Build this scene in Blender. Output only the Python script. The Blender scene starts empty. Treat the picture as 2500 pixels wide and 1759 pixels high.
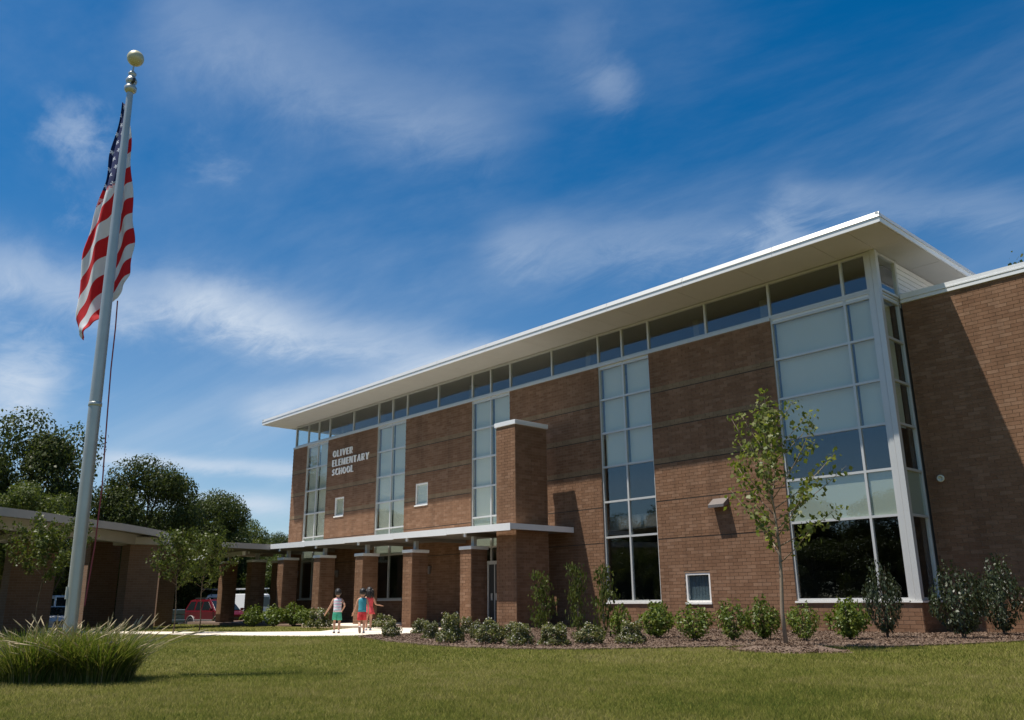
import bpy, math, random
import numpy as np
from mathutils import Vector, Matrix

random.seed(7)
RNG = np.random.default_rng(11)
SC = bpy.context.scene
COL = SC.collection

# ------------------------------------------------------------------ camera
FPX, IW, IH = 2065.54, 2500.0, 1759.0
PITCH, YAW, ROLL = (math.radians(a) for a in (15.881, -47.475, 0.552))
CAM = np.array([0.0, -22.0, 0.879])
FWD = np.array([math.sin(YAW)*math.cos(PITCH), math.cos(YAW)*math.cos(PITCH), math.sin(PITCH)])
RGT = np.array([math.cos(YAW), -math.sin(YAW), 0.0])
UPV = np.cross(RGT, FWD)
R2 = math.cos(ROLL)*RGT - math.sin(ROLL)*UPV
U2 = math.sin(ROLL)*RGT + math.cos(ROLL)*UPV
cam_d = bpy.data.cameras.new('camera')
cam_d.sensor_width = 36.0
cam_d.lens = FPX/IW*36.0
cam_d.clip_start, cam_d.clip_end = 0.1, 3000.0
cam = bpy.data.objects.new('camera', cam_d)
COL.objects.link(cam)
cam.matrix_world = Matrix(((R2[0], U2[0], -FWD[0], CAM[0]), (R2[1], U2[1], -FWD[1], CAM[1]),
                           (R2[2], U2[2], -FWD[2], CAM[2]), (0, 0, 0, 1)))
SC.camera = cam


def ray(u, v):
    return FWD + R2*((u-IW/2)/FPX) - U2*((v-IH/2)/FPX)


def on_y(u, v, y):
    d = ray(u, v); return CAM + d*((y-CAM[1])/d[1])


def on_x(u, v, x):
    d = ray(u, v); return CAM + d*((x-CAM[0])/d[0])


def on_z(u, v, z):
    d = ray(u, v); return CAM + d*((z-CAM[2])/d[2])


def at_r(u, v, r):
    d = ray(u, v); return CAM + d*(r/math.hypot(d[0], d[1]))


def gz(x, y=0.0):
    """height of the lawn: it falls gently to the west, then steeper down to the parking lot"""
    z = -0.006*max(0.0, -18-x)
    if x < -46.5:
        t = min(1.0, (-46.5-x)/2.5)
        z -= (0.6-0.17)*t*t*(3-2*t)
    return z


def on_g(u, v):
    p = on_z(u, v, 0.0)
    for _ in range(25):
        p = on_z(u, v, 0.5*p[2] + 0.5*gz(p[0], p[1]))
    return p


# ------------------------------------------------------------------ light, sky, exposure
SUN_T = Vector((0.2237, 0.3168, -1.0)).normalized()
ELEV = math.asin(-SUN_T.z)
sun_d = bpy.data.lights.new('sun', 'SUN')
sun_d.energy, sun_d.angle, sun_d.color = 5.0, math.radians(0.53), (1.0, 0.945, 0.86)
sun = bpy.data.objects.new('sun', sun_d)
COL.objects.link(sun)
sun.rotation_euler = (-SUN_T).to_track_quat('Z', 'Y').to_euler()
sun.location = (-10, -20, 40)

world = bpy.data.worlds.new('World')
SC.world = world
world.use_nodes = True


class NT:
    """tiny helper to write node trees"""
    def __init__(self, tree):
        self.t = tree
        tree.nodes.clear()

    def n(self, typ, **kw):
        node = self.t.nodes.new(typ)
        for k, v in kw.items():
            if k.startswith('i_'):
                key = k[2:]
                key = int(key) if key.isdigit() else key.replace('_', ' ')
                self.set(node.inputs[key], v)
            else:
                setattr(node, k, v)
        return node

    def set(self, sock, v):
        if hasattr(v, 'is_output') or isinstance(v, bpy.types.NodeSocket):
            self.t.links.new(v, sock)
        elif isinstance(v, bpy.types.Node):
            self.t.links.new(v.outputs[0], sock)
        else:
            sock.default_value = v

    def m(self, op, a, b=None, c=None, clamp=False):
        nd = self.t.nodes.new('ShaderNodeMath')
        nd.operation, nd.use_clamp = op, clamp
        for i, x in enumerate((a, b, c)):
            if x is not None:
                self.set(nd.inputs[i], x)
        return nd.outputs[0]

    def mix(self, fac, a, b, typ='RGBA', blend='MIX'):
        nd = self.t.nodes.new('ShaderNodeMix')
        nd.data_type = typ
        if typ == 'RGBA':
            nd.blend_type = blend
            ia, ib, o = 6, 7, 2
        else:
            ia, ib, o = 2, 3, 0
        self.set(nd.inputs[0], fac)
        self.set(nd.inputs[ia], a)
        self.set(nd.inputs[ib], b)
        return nd.outputs[o]

    def ramp(self, fac, stops):
        nd = self.t.nodes.new('ShaderNodeValToRGB')
        while len(nd.color_ramp.elements) < len(stops):
            nd.color_ramp.elements.new(0.5)
        for e, (p, c) in zip(nd.color_ramp.elements, stops):
            e.position = p
            e.color = c if len(c) == 4 else (*c, 1)
        self.set(nd.inputs[0], fac)
        return nd.outputs[0]

    def smooth(self, x, lo, hi):
        nd = self.t.nodes.new('ShaderNodeMapRange')
        nd.interpolation_type = 'SMOOTHSTEP'
        self.set(nd.inputs[0], x)
        nd.inputs[1].default_value, nd.inputs[2].default_value = lo, hi
        return nd.outputs[0]


def az_el(u, v):
    d = ray(u, v)
    d = d/np.linalg.norm(d)
    return math.atan2(d[0], d[1]), math.asin(d[2])


def build_sky():
    w = NT(world.node_tree)
    out = w.n('ShaderNodeOutputWorld')
    bg = w.n('ShaderNodeBackground')
    w.t.links.new(bg.outputs[0], out.inputs[0])
    sky = w.n('ShaderNodeTexSky', sky_type='NISHITA', sun_disc=False, sun_elevation=ELEV,
              sun_rotation=math.atan2(-SUN_T.x, -SUN_T.y), altitude=200.0, air_density=1.0,
              dust_density=0.2, ozone_density=4.0)
    hs = w.n('ShaderNodeHueSaturation', i_Hue=0.497, i_Saturation=1.40, i_Value=1.10, i_Color=sky.outputs[0])
    base = hs.outputs[0]
    tc = w.n('ShaderNodeTexCoord')
    nrm = w.n('ShaderNodeVectorMath', operation='NORMALIZE')
    w.t.links.new(tc.outputs['Generated'], nrm.inputs[0])
    sep = w.n('ShaderNodeSeparateXYZ')
    w.t.links.new(nrm.outputs[0], sep.inputs[0])
    X, Y, Z = sep.outputs
    # clouds live on a flat layer overhead: project the direction on it
    zz = w.m('ADD', w.m('MAXIMUM', Z, 0.0), 0.10)
    comb = w.n('ShaderNodeCombineXYZ')
    w.set(comb.inputs[0], w.m('DIVIDE', X, zz))
    w.set(comb.inputs[1], w.m('DIVIDE', Y, zz))

    def noise(scale, rot, stretch, detail=8, rough=0.6, dist=0.6, loc=(0, 0, 0)):
        mp = w.n('ShaderNodeMapping')
        mp.inputs['Rotation'].default_value = (0, 0, math.radians(rot))
        mp.inputs['Scale'].default_value = (stretch, 1, 1)
        mp.inputs['Location'].default_value = loc
        w.t.links.new(comb.outputs[0], mp.inputs[0])
        nz = w.n('ShaderNodeTexNoise', i_Scale=scale, i_Detail=detail, i_Roughness=rough, i_Distortion=dist)
        w.t.links.new(mp.outputs[0], nz.inputs[0])
        return nz.outputs[0]
    n1 = noise(1.1, -38, 0.35, loc=(3.1, 0.4, 0))
    n2 = noise(2.6, -20, 0.55, detail=10, rough=0.65, loc=(0.7, 5.2, 0))
    n3 = noise(7.0, -30, 0.5, detail=8, rough=0.7, dist=1.2)
    n4 = noise(5.5, 15, 0.9, detail=9, rough=0.62, dist=0.8, loc=(2.2, 1.1, 0))
    veil = w.m('MULTIPLY', w.smooth(n1, 0.40, 0.78), w.m('ADD', 0.35, w.m('MULTIPLY', n2, 0.9)))
    veil = w.m('MULTIPLY', veil, 0.30)
    puff = w.m('MULTIPLY', w.smooth(n2, 0.60, 0.78), 0.16)
    # cloud banks that can be told apart, at their azimuth and height
    azs = w.m('ARCTAN2', X, Y)
    els = w.m('ARCSINE', Z)
    wob = w.m('SUBTRACT', n3, 0.5)
    wob2 = w.m('SUBTRACT', n2, 0.5)

    def bank(p0, p1, half, amp, soft=1.0, w0=0.55):
        (a0, e0), (a1, e1) = az_el(*p0), az_el(*p1)
        L = math.hypot(a1-a0, e1-e0)
        cx, sx = (a1-a0)/L, (e1-e0)/L
        da, de = w.m('SUBTRACT', azs, a0), w.m('SUBTRACT', els, e0)
        s = w.m('ADD', w.m('MULTIPLY', da, cx), w.m('MULTIPLY', de, sx))
        t = w.m('SUBTRACT', w.m('MULTIPLY', de, cx), w.m('MULTIPLY', da, sx))
        h = half*1.0
        t = w.m('ADD', t, w.m('ADD', w.m('MULTIPLY', wob, h*1.3), w.m('MULTIPLY', wob2, h*1.6*soft)))
        g = w.m('POWER', 2.718, w.m('MULTIPLY', w.m('MULTIPLY', t, t), -1/(h*h)))
        ends = w.m('MULTIPLY', w.smooth(s, -0.10*L, 0.08*L), w.m('SUBTRACT', 1.0, w.smooth(s, 0.75*L, 1.1*L)))
        tex = w.m('ADD', w0, w.m('MULTIPLY', n3, 1.6*(1-w0)))
        return w.m('MULTIPLY', w.m('MULTIPLY', w.m('MULTIPLY', g, ends), tex), amp)
    def puffy(p0, rad, amp, lo=0.46, hi=0.66):
        a0, e0 = az_el(*p0)
        da, de = w.m('SUBTRACT', azs, a0), w.m('MULTIPLY', w.m('SUBTRACT', els, e0), 1.25)
        rr = w.m('ADD', w.m('MULTIPLY', da, da), w.m('MULTIPLY', de, de))
        g = w.m('POWER', 2.718, w.m('MULTIPLY', rr, -1/(rad*rad)))
        x = w.m('ADD', w.m('ADD', w.m('MULTIPLY', n4, 0.75), w.m('MULTIPLY', n3, 0.35)), w.m('MULTIPLY', w.m('SUBTRACT', g, 0.5), 0.30))
        return w.m('MULTIPLY', w.m('MULTIPLY', w.smooth(x, lo, hi+0.12), g), amp)
    banks = [puffy((195, 335), 0.050, 0.42), puffy((1500, 215), 0.050, 0.22), puffy((1420, 120), 0.08, 0.08), puffy((1900, 600), 0.07, 0.3), puffy((60, 900), 0.06, 0.35), bank((-300, 610), (780, 790), 0.034, 0.52, 1.3, 0.35),
             bank((450, 745), (1350, 900), 0.026, 0.40, 1.5, 0.25),
             bank((-200, 960), (150, 985), 0.035, 0.6),
             bank((250, 1120), (800, 1150), 0.008, 0.55),
             bank((300, 1215), (720, 1235), 0.010, 0.55),
             bank((600, 1005), (1250, 845), 0.016, 0.42, 1.2, 0.35),
             bank((1900, 480), (2600, 520), 0.025, 0.25, 1.5, 0.25),
             bank((400, 20), (1300, 330), 0.055, 0.22, 1.0, 0.3),
             bank((1200, 620), (1950, 560), 0.035, 0.26, 1.6, 0.2)]
    tot = w.m('ADD', veil, puff)
    for b in banks:
        tot = w.m('ADD', tot, b)
    haze = w.m('MULTIPLY', w.m('SUBTRACT', 1.0, w.smooth(Z, -0.02, 0.50)), 0.33)
    tot = w.m('ADD', tot, haze)
    tot = w.m('MULTIPLY', tot, w.smooth(Z, -0.02, 0.03))
    fac = w.m('MINIMUM', w.m('MULTIPLY', tot, 0.95), 0.92)
    col = w.mix(fac, base, (6.6, 7.6, 8.9, 1))
    w.set(bg.inputs[0], col)
    bg.inputs[1].default_value = 0.070


build_sky()
SC.view_settings.view_transform = 'Standard'
SC.view_settings.look = 'None'
SC.view_settings.exposure = 0.42
SC.view_settings.gamma = 1.0
SC.view_settings.use_curve_mapping = False
SC.render.engine = 'CYCLES'
SC.cycles.use_denoising = True
SC.cycles.max_bounces = 10
SC.cycles.transparent_max_bounces = 24
SC.cycles.sample_clamp_indirect = 6.0

# ------------------------------------------------------------------ materials
MATS = {}


def mat(name):
    m = bpy.data.materials.new(name)
    m.use_nodes = True
    nt = NT(m.node_tree)
    out = nt.n('ShaderNodeOutputMaterial')
    MATS[name] = m
    return m, nt, out


def principled(nt, out, **kw):
    p = nt.n('ShaderNodeBsdfPrincipled')
    for k, v in kw.items():
        nt.set(p.inputs[k.replace('_', ' ')], v)
    nt.t.links.new(p.outputs[0], out.inputs[0])
    return p


def simple(name, col, rough=0.6, metal=0.0, var=0.12, scale=6.0, bump=0.0, spec=0.5):
    """plain paint / metal / plastic with faint unevenness and wear"""
    m, nt, out = mat(name)
    tc = nt.n('ShaderNodeTexCoord')
    nz = nt.n('ShaderNodeTexNoise', i_Scale=scale, i_Detail=6, i_Roughness=0.62)
    nt.t.links.new(tc.outputs['Object'], nz.inputs[0])
    k = nt.m('ADD', 1-var, nt.m('MULTIPLY', nz.outputs[0], 2*var))
    c = nt.mix(1.0, (*col, 1), k, blend='MULTIPLY')
    p = principled(nt, out, Base_Color=c, Roughness=rough, Metallic=metal)
    p.inputs['Specular IOR Level'].default_value = spec
    if bump:
        b = nt.n('ShaderNodeBump', i_Strength=bump, i_Distance=0.01)
        nz2 = nt.n('ShaderNodeTexNoise', i_Scale=scale*12, i_Detail=4)
        nt.t.links.new(tc.outputs['Object'], nz2.inputs[0])
        nt.set(b.inputs['Height'], nz2.outputs[0])
        nt.set(p.inputs['Normal'], b.outputs[0])
    return m


def brick_mat(name, cols, stain=0.3):
    m, nt, out = mat(name)
    geo = nt.n('ShaderNodeNewGeometry')
    oi = nt.n('ShaderNodeObjectInfo')
    r = nt.m('FRACT', nt.m('ADD', geo.outputs['Random Per Island'], oi.outputs['Random']))
    tc = nt.n('ShaderNodeNewGeometry')
    c = nt.ramp(r, [(0.0, cols[0]), (0.35, cols[1]), (0.7, cols[2]), (1.0, cols[3])])
    big = nt.n('ShaderNodeTexNoise', i_Scale=0.55, i_Detail=5, i_Roughness=0.6)
    nt.t.links.new(tc.outputs['Position'], big.inputs[0])
    fine = nt.n('ShaderNodeTexNoise', i_Scale=38.0, i_Detail=5, i_Roughness=0.7)
    nt.t.links.new(tc.outputs['Position'], fine.inputs[0])
    mp = nt.n('ShaderNodeMapping')
    mp.inputs['Scale'].default_value = (2.2, 2.2, 0.16)
    nt.t.links.new(tc.outputs['Position'], mp.inputs[0])
    streak = nt.n('ShaderNodeTexNoise', i_Scale=1.0, i_Detail=6, i_Roughness=0.65)
    nt.t.links.new(mp.outputs[0], streak.inputs[0])
    k = nt.m('ADD', 1-stain, nt.m('ADD', nt.m('MULTIPLY', big.outputs[0], stain*0.9), nt.m('MULTIPLY', fine.outputs[0], stain*1.1)))
    k = nt.m('MULTIPLY', k, nt.m('ADD', 0.78, nt.m('MULTIPLY', nt.smooth(streak.outputs[0], 0.3, 0.6), 0.24)))
    c = nt.mix(1.0, c, k, blend='MULTIPLY')
    p = principled(nt, out, Base_Color=c, Roughness=0.88)
    p.inputs['Specular IOR Level'].default_value = 0.25
    b = nt.n('ShaderNodeBump', i_Strength=0.5, i_Distance=0.006)
    nt.set(b.inputs['Height'], fine.outputs[0])
    nt.set(p.inputs['Normal'], b.outputs[0])
    return m


brick_mat('brick', [(.182, .096, .053), (.202, .109, .061), (.218, .120, .069), (.250, .145, .088)])
brick_mat('brick_band', [(.215, .148, .086), (.228, .158, .092), (.238, .164, .097), (.25, .172, .102)])
simple('mortar', (.27, .185, .125), 0.95, var=0.25, scale=20, bump=0.4, spec=0.1)
simple('aluminium', (.54, .54, .52), 0.42, 0.25, var=0.06, scale=3)
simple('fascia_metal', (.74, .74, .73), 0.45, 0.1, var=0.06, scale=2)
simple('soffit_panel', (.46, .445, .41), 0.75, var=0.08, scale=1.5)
simple('canopy_shade_tone', (.20, .18, .155), 0.8, var=0.1, scale=1.5)  # darkened so the colour carries the shade under the canopies
simple('shaded_metal', (.40, .375, .36), 0.55, 0.1, var=0.1, scale=2)  # fascia metal in a darker tone, the canopy's shade put into its colour
simple('darkened_floor', (.20, .135, .10), 0.9, var=0.25, scale=9, bump=0.3)
simple('white_sill', (.74, .72, .68), 0.7, var=0.08)
simple('siding', (.58, .57, .54), 0.6, var=0.08)
simple('spandrel', (.44, .48, .42), 0.4, var=0.06, scale=1.2)
simple('blind', (.62, .60, .48), 0.85, var=0.06, scale=1.5)
simple('interior', (.12, .115, .11), 0.9, var=0.2)
simple('interior_ceiling', (.22, .21, .19), 0.9, var=0.05)
simple('joint_shade', (.055, .038, .026), 0.9)
simple('dark_metal', (.05, .05, .052), 0.5, 0.5)
simple('lamp_metal', (.17, .15, .14), 0.5, 0.4)
simple('letter_metal', (.88, .86, .82), 0.6, 0.0, var=0.04)
simple('pole_metal', (.46, .47, .44), 0.40, 0.55, var=0.16, scale=4)
simple('gold_ball', (.50, .47, .30), 0.45, 0.2, var=0.12, scale=8)
simple('rope', (.30, .06, .07), 0.9)
simple('concrete', (.70, .61, .50), 0.9, var=0.14, scale=3, bump=0.25, spec=0.2)
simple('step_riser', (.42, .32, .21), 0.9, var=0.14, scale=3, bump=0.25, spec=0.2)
simple('asphalt', (.055, .055, .057), 0.9, var=0.25, scale=5, bump=0.4)
simple('bark', (.12, .095, .07), 0.95, var=0.3, scale=20, bump=0.6, spec=0.1)
simple('young_bark', (.27, .21, .155), 0.9, var=0.25, scale=30, bump=0.3, spec=0.2)
simple('skin', (.50, .27, .17), 0.55, var=0.05)
simple('hair', (.014, .011, .010), 0.55, var=0.3, scale=40)
simple('white_cloth', (.75, .76, .78), 0.85)
simple('teal_cloth', (.035, .25, .31), 0.8, var=0.2, scale=14)
simple('red_cloth', (.50, .035, .04), 0.85, var=0.2, scale=14)
simple('green_cloth', (.05, .36, .24), 0.85, var=0.2, scale=14)
simple('coral_cloth', (.66, .075, .085), 0.85, var=0.2, scale=14)
simple('shoe', (.52, .55, .58), 0.7)
simple('sole', (.20, .13, .10), 0.8)
simple('car_red', (.105, .006, .011), 0.25, 0.1, var=0.04)
simple('car_white', (.68, .69, .69), 0.25, 0.0, var=0.04)
simple('car_silver', (.55, .56, .60), 0.25, 0.2, var=0.04)
simple('car_grey', (.10, .12, .115), 0.25, 0.4, var=0.04)
simple('tyre', (.016, .016, .017), 0.8)
simple('rim', (.50, .51, .52), 0.3, 0.8)
simple('car_trim', (.36, .34, .32), 0.4, 0.5)
simple('car_glass', (.012, .016, .018), 0.06)
simple('head_lamp', (.75, .75, .72), 0.12)
simple('tail_lamp', (.45, .02, .02), 0.2)
simple('blue_grey_plastic', (.10, .14, .17), 0.6)
simple('pink_plastic', (.62, .10, .20), 0.5)
simple('plume', (.46, .37, .22), 0.95, var=0.2, scale=30)


def striped_mat():
    m, nt, out = mat('striped_shirt')
    tc = nt.n('ShaderNodeTexCoord')
    sp = nt.n('ShaderNodeSeparateXYZ')
    nt.t.links.new(tc.outputs['Object'], sp.inputs[0])
    nz = nt.n('ShaderNodeTexNoise', i_Scale=9.0, i_Detail=2)
    nt.t.links.new(tc.outputs['Object'], nz.inputs[0])
    z = nt.m('ADD', sp.outputs[2], nt.m('MULTIPLY', nz.outputs[0], 0.03))
    ph = nt.m('FRACT', nt.m('MULTIPLY', z, 11.5))
    c = nt.ramp(ph, [(0.0, (.75, .76, .78)), (0.32, (.75, .76, .78)), (0.36, (.62, .18, .38)), (0.52, (.62, .18, .38)),
                     (0.56, (.75, .76, .78)), (0.68, (.75, .76, .78)), (0.72, (.30, .48, .52)), (0.9, (.30, .48, .52)), (0.94, (.75, .76, .78))])
    principled(nt, out, Base_Color=c, Roughness=0.85)


striped_mat()


def glass_mat():
    m, nt, out = mat('window_glass')
    # Schlick reflectance, the same from both sides of the pane
    gm = nt.n('ShaderNodeNewGeometry')
    dp = nt.n('ShaderNodeVectorMath', operation='DOT_PRODUCT')
    nt.t.links.new(gm.outputs['Incoming'], dp.inputs[0])
    nt.t.links.new(gm.outputs['Normal'], dp.inputs[1])
    cs = nt.m('ABSOLUTE', dp.outputs['Value'])
    fr = nt.m('ADD', 0.066, nt.m('MULTIPLY', 0.934, nt.m('POWER', nt.m('SUBTRACT', 1.0, cs), 5.0)))
    tr = nt.n('ShaderNodeBsdfTransparent', i_Color=(.94, .955, .94, 1))
    gl = nt.n('ShaderNodeBsdfGlossy', i_Color=(.92, .96, 1.0, 1), i_Roughness=0.0)
    mx = nt.n('ShaderNodeMixShader')
    nt.set(mx.inputs[0], nt.m('MULTIPLY', fr, 1.0, clamp=True))
    nt.t.links.new(tr.outputs[0], mx.inputs[1])
    nt.t.links.new(gl.outputs[0], mx.inputs[2])
    nt.t.links.new(mx.outputs[0], out.inputs[0])


glass_mat()


def leaf_mat(name, c0, c1, c2, gloss=0.35, trans=0.35):
    m, nt, out = mat(name)
    geo = nt.n('ShaderNodeNewGeometry')
    oi = nt.n('ShaderNodeObjectInfo')
    r = geo.outputs['Random Per Island']
    c = nt.ramp(r, [(0.0, c0), (0.55, c1), (1.0, c2)])
    nz = nt.n('ShaderNodeTexNoise', i_Scale=0.8, i_Detail=3)
    nt.t.links.new(geo.outputs['Position'], nz.inputs[0])
    k = nt.m('ADD', 0.72, nt.m('ADD', nt.m('MULTIPLY', nz.outputs[0], 0.42), nt.m('MULTIPLY', oi.outputs['Random'], 0.14)))
    c = nt.mix(1.0, c, k, blend='MULTIPLY')
    d = nt.n('ShaderNodeBsdfPrincipled', i_Roughness=0.45)
    d.inputs['Specular IOR Level'].default_value = gloss
    nt.set(d.inputs['Base Color'], c)
    t = nt.n('ShaderNodeBsdfTranslucent')
    nt.set(t.inputs[0], nt.mix(1.0, c, (1.15, 1.25, 0.55, 1), blend='MULTIPLY'))
    mx = nt.n('ShaderNodeMixShader', i_0=trans)
    nt.t.links.new(d.outputs[0], mx.inputs[1])
    nt.t.links.new(t.outputs[0], mx.inputs[2])
    nt.t.links.new(mx.outputs[0], out.inputs[0])


leaf_mat('leaf_dark', (.042, .056, .018), (.060, .076, .023), (.080, .094, .031), 0.12)
leaf_mat('leaf_mid', (.058, .078, .018), (.085, .106, .025), (.120, .132, .036), 0.18)
leaf_mat('leaf_bright', (.068, .105, .014), (.115, .158, .022), (.185, .205, .038))
leaf_mat('leaf_young', (.095, .125, .028), (.145, .168, .040), (.210, .215, .068), 0.25, 0.42)
leaf_mat('leaf_low', (.072, .088, .030), (.130, .140, .050), (.220, .195, .100), 0.4, 0.42)
leaf_mat('leaf_glossy', (.020, .030, .012), (.034, .048, .018), (.060, .072, .028), 0.45, 0.2)
leaf_mat('flower', (.55, .52, .46), (.66, .62, .56), (.50, .36, .36), 0.2, 0.3)


def blade_mat():
    """mown grass: greener and drier patches, each blade a little different"""
    m, nt, out = mat('blade')
    geo = nt.n('ShaderNodeNewGeometry')
    a = nt.n('ShaderNodeTexNoise', i_Scale=0.28, i_Detail=5, i_Roughness=0.6)
    b = nt.n('ShaderNodeTexNoise', i_Scale=2.6, i_Detail=5, i_Roughness=0.7)
    for n in (a, b):
        nt.t.links.new(geo.outputs['Position'], n.inputs[0])
    f = nt.m('ADD', nt.m('SUBTRACT', nt.m('MULTIPLY', a.outputs[0], 0.85), 0.225), nt.m('ADD', nt.m('MULTIPLY', b.outputs[0], 0.60), nt.m('MULTIPLY', nt.m('SUBTRACT', geo.outputs['Random Per Island'], 0.5), 0.30)))
    col = nt.ramp(f, [(0.30, (.105, .135, .028)), (0.42, (.175, .190, .040)), (0.54, (.235, .228, .056)), (0.66, (.300, .265, .098)), (0.80, (.350, .290, .140))])
    d = nt.n('ShaderNodeBsdfDiffuse')
    nt.set(d.inputs[0], col)
    t = nt.n('ShaderNodeBsdfTranslucent')
    nt.set(t.inputs[0], col)
    mx = nt.n('ShaderNodeMixShader', i_0=0.42)
    nt.t.links.new(d.outputs[0], mx.inputs[1])
    nt.t.links.new(t.outputs[0], mx.inputs[2])
    nt.t.links.new(mx.outputs[0], out.inputs[0])


blade_mat()
leaf_mat('reed', (.050, .080, .014), (.105, .135, .026), (.270, .235, .105), 0.3, 0.35)
leaf_mat('straw_chip', (.085, .056, .040), (.140, .094, .066), (.225, .158, .112), 0.1, 0.0)


def lawn_mat():
    m, nt, out = mat('lawn_soil')
    geo = nt.n('ShaderNodeNewGeometry')
    a = nt.n('ShaderNodeTexNoise', i_Scale=0.45, i_Detail=6, i_Roughness=0.65)
    b = nt.n('ShaderNodeTexNoise', i_Scale=9.0, i_Detail=8, i_Roughness=0.75)
    c = nt.n('ShaderNodeTexNoise', i_Scale=70.0, i_Detail=4, i_Roughness=0.7)
    for n in (a, b, c):
        nt.t.links.new(geo.outputs['Position'], n.inputs[0])
    f = nt.m('ADD', nt.m('MULTIPLY', a.outputs[0], 0.45), nt.m('ADD', nt.m('MULTIPLY', b.outputs[0], 0.35), nt.m('MULTIPLY', c.outputs[0], 0.3)))
    col = nt.ramp(f, [(0.36, (.085, .090, .020)), (0.50, (.135, .132, .032)), (0.62, (.165, .155, .042)), (0.74, (.205, .170, .070))])
    p = principled(nt, out, Base_Color=col, Roughness=0.95)
    p.inputs['Specular IOR Level'].default_value = 0.1
    bm = nt.n('ShaderNodeBump', i_Strength=0.9, i_Distance=0.03)
    nt.set(bm.inputs['Height'], nt.m('ADD', b.outputs[0], c.outputs[0]))
    nt.set(p.inputs['Normal'], bm.outputs[0])


lawn_mat()


def mulch_mat():
    m, nt, out = mat('mulch')
    geo = nt.n('ShaderNodeNewGeometry')
    a = nt.n('ShaderNodeTexNoise', i_Scale=1.2, i_Detail=5)
    b = nt.n('ShaderNodeTexVoronoi', i_Scale=38.0)
    for n in (a, b):
        nt.t.links.new(geo.outputs['Position'], n.inputs[0])
    f = nt.m('ADD', nt.m('MULTIPLY', a.outputs[0], 0.5), nt.m('MULTIPLY', b.outputs['Distance'], 0.8))
    col = nt.ramp(f, [(0.25, (.075, .048, .034)), (0.5, (.135, .088, .062)), (0.8, (.20, .137, .096))])
    p = principled(nt, out, Base_Color=col, Roughness=0.95)
    bm = nt.n('ShaderNodeBump', i_Strength=1.0, i_Distance=0.03)
    nt.set(bm.inputs['Height'], b.outputs['Distance'])
    nt.set(p.inputs['Normal'], bm.outputs[0])


mulch_mat()


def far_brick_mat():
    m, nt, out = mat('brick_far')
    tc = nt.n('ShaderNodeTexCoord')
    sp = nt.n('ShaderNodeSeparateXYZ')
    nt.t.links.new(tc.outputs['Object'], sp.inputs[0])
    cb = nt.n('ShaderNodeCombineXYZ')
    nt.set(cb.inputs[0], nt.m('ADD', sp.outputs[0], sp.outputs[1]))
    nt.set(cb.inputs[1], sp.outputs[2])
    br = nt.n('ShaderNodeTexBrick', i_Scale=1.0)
    br.inputs['Color1'].default_value = (.155, .085, .050, 1)  # darker than the near brick, deepens the shade on the piers by colour
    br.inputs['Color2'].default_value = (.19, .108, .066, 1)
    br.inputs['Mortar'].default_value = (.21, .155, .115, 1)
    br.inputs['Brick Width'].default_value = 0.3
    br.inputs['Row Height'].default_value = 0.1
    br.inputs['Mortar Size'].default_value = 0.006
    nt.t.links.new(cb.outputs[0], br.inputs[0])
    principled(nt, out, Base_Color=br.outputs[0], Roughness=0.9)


far_brick_mat()


def flag_mat():
    m, nt, out = mat('flag_cloth')
    uv = nt.n('ShaderNodeUVMap')
    sp = nt.n('ShaderNodeSeparateXYZ')
    nt.t.links.new(uv.outputs[0], sp.inputs[0])
    U, V = sp.outputs[0], sp.outputs[1]        # V: across the stripes in stripes, U: along
    st = nt.m('LESS_THAN', nt.m('FRACT', nt.m('MULTIPLY', V, 0.5)), 0.5)
    stripes = nt.mix(st, (.82, .83, .86, 1), (.70, .022, .03, 1))
    canton = nt.m('MULTIPLY', nt.m('GREATER_THAN', U, 0.0), nt.m('LESS_THAN', V, 8.0))
    # stars in offset rows on the blue field
    su = nt.m('MULTIPLY', U, 5.5)
    sv = nt.m('MULTIPLY', V, 1.25)
    row = nt.m('MODULO', nt.m('FLOOR', sv), 2.0)
    fu = nt.m('SUBTRACT', nt.m('FRACT', nt.m('ADD', su, nt.m('MULTIPLY', row, 0.5))), 0.5)
    fv = nt.m('SUBTRACT', nt.m('FRACT', sv), 0.5)
    ang = nt.m('ARCTAN2', fu, fv)
    rad = nt.m('SQRT', nt.m('ADD', nt.m('MULTIPLY', fu, fu), nt.m('MULTIPLY', fv, fv)))
    lim = nt.m('ADD', 0.20, nt.m('MULTIPLY', nt.m('COSINE', nt.m('MULTIPLY', ang, 5.0)), 0.09))
    star = nt.m('LESS_THAN', rad, lim)
    blue = nt.mix(star, (.016, .034, .15, 1), (.70, .74, .82, 1))
    c = nt.mix(canton, stripes, blue)
    p = nt.n('ShaderNodeBsdfPrincipled', i_Roughness=0.8)
    nt.set(p.inputs['Base Color'], c)
    t = nt.n('ShaderNodeBsdfTranslucent')
    nt.set(t.inputs[0], c)
    mx = nt.n('ShaderNodeMixShader', i_0=0.42)
    nt.t.links.new(p.outputs[0], mx.inputs[1])
    nt.t.links.new(t.outputs[0], mx.inputs[2])
    nt.t.links.new(mx.outputs[0], out.inputs[0])


flag_mat()


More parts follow.
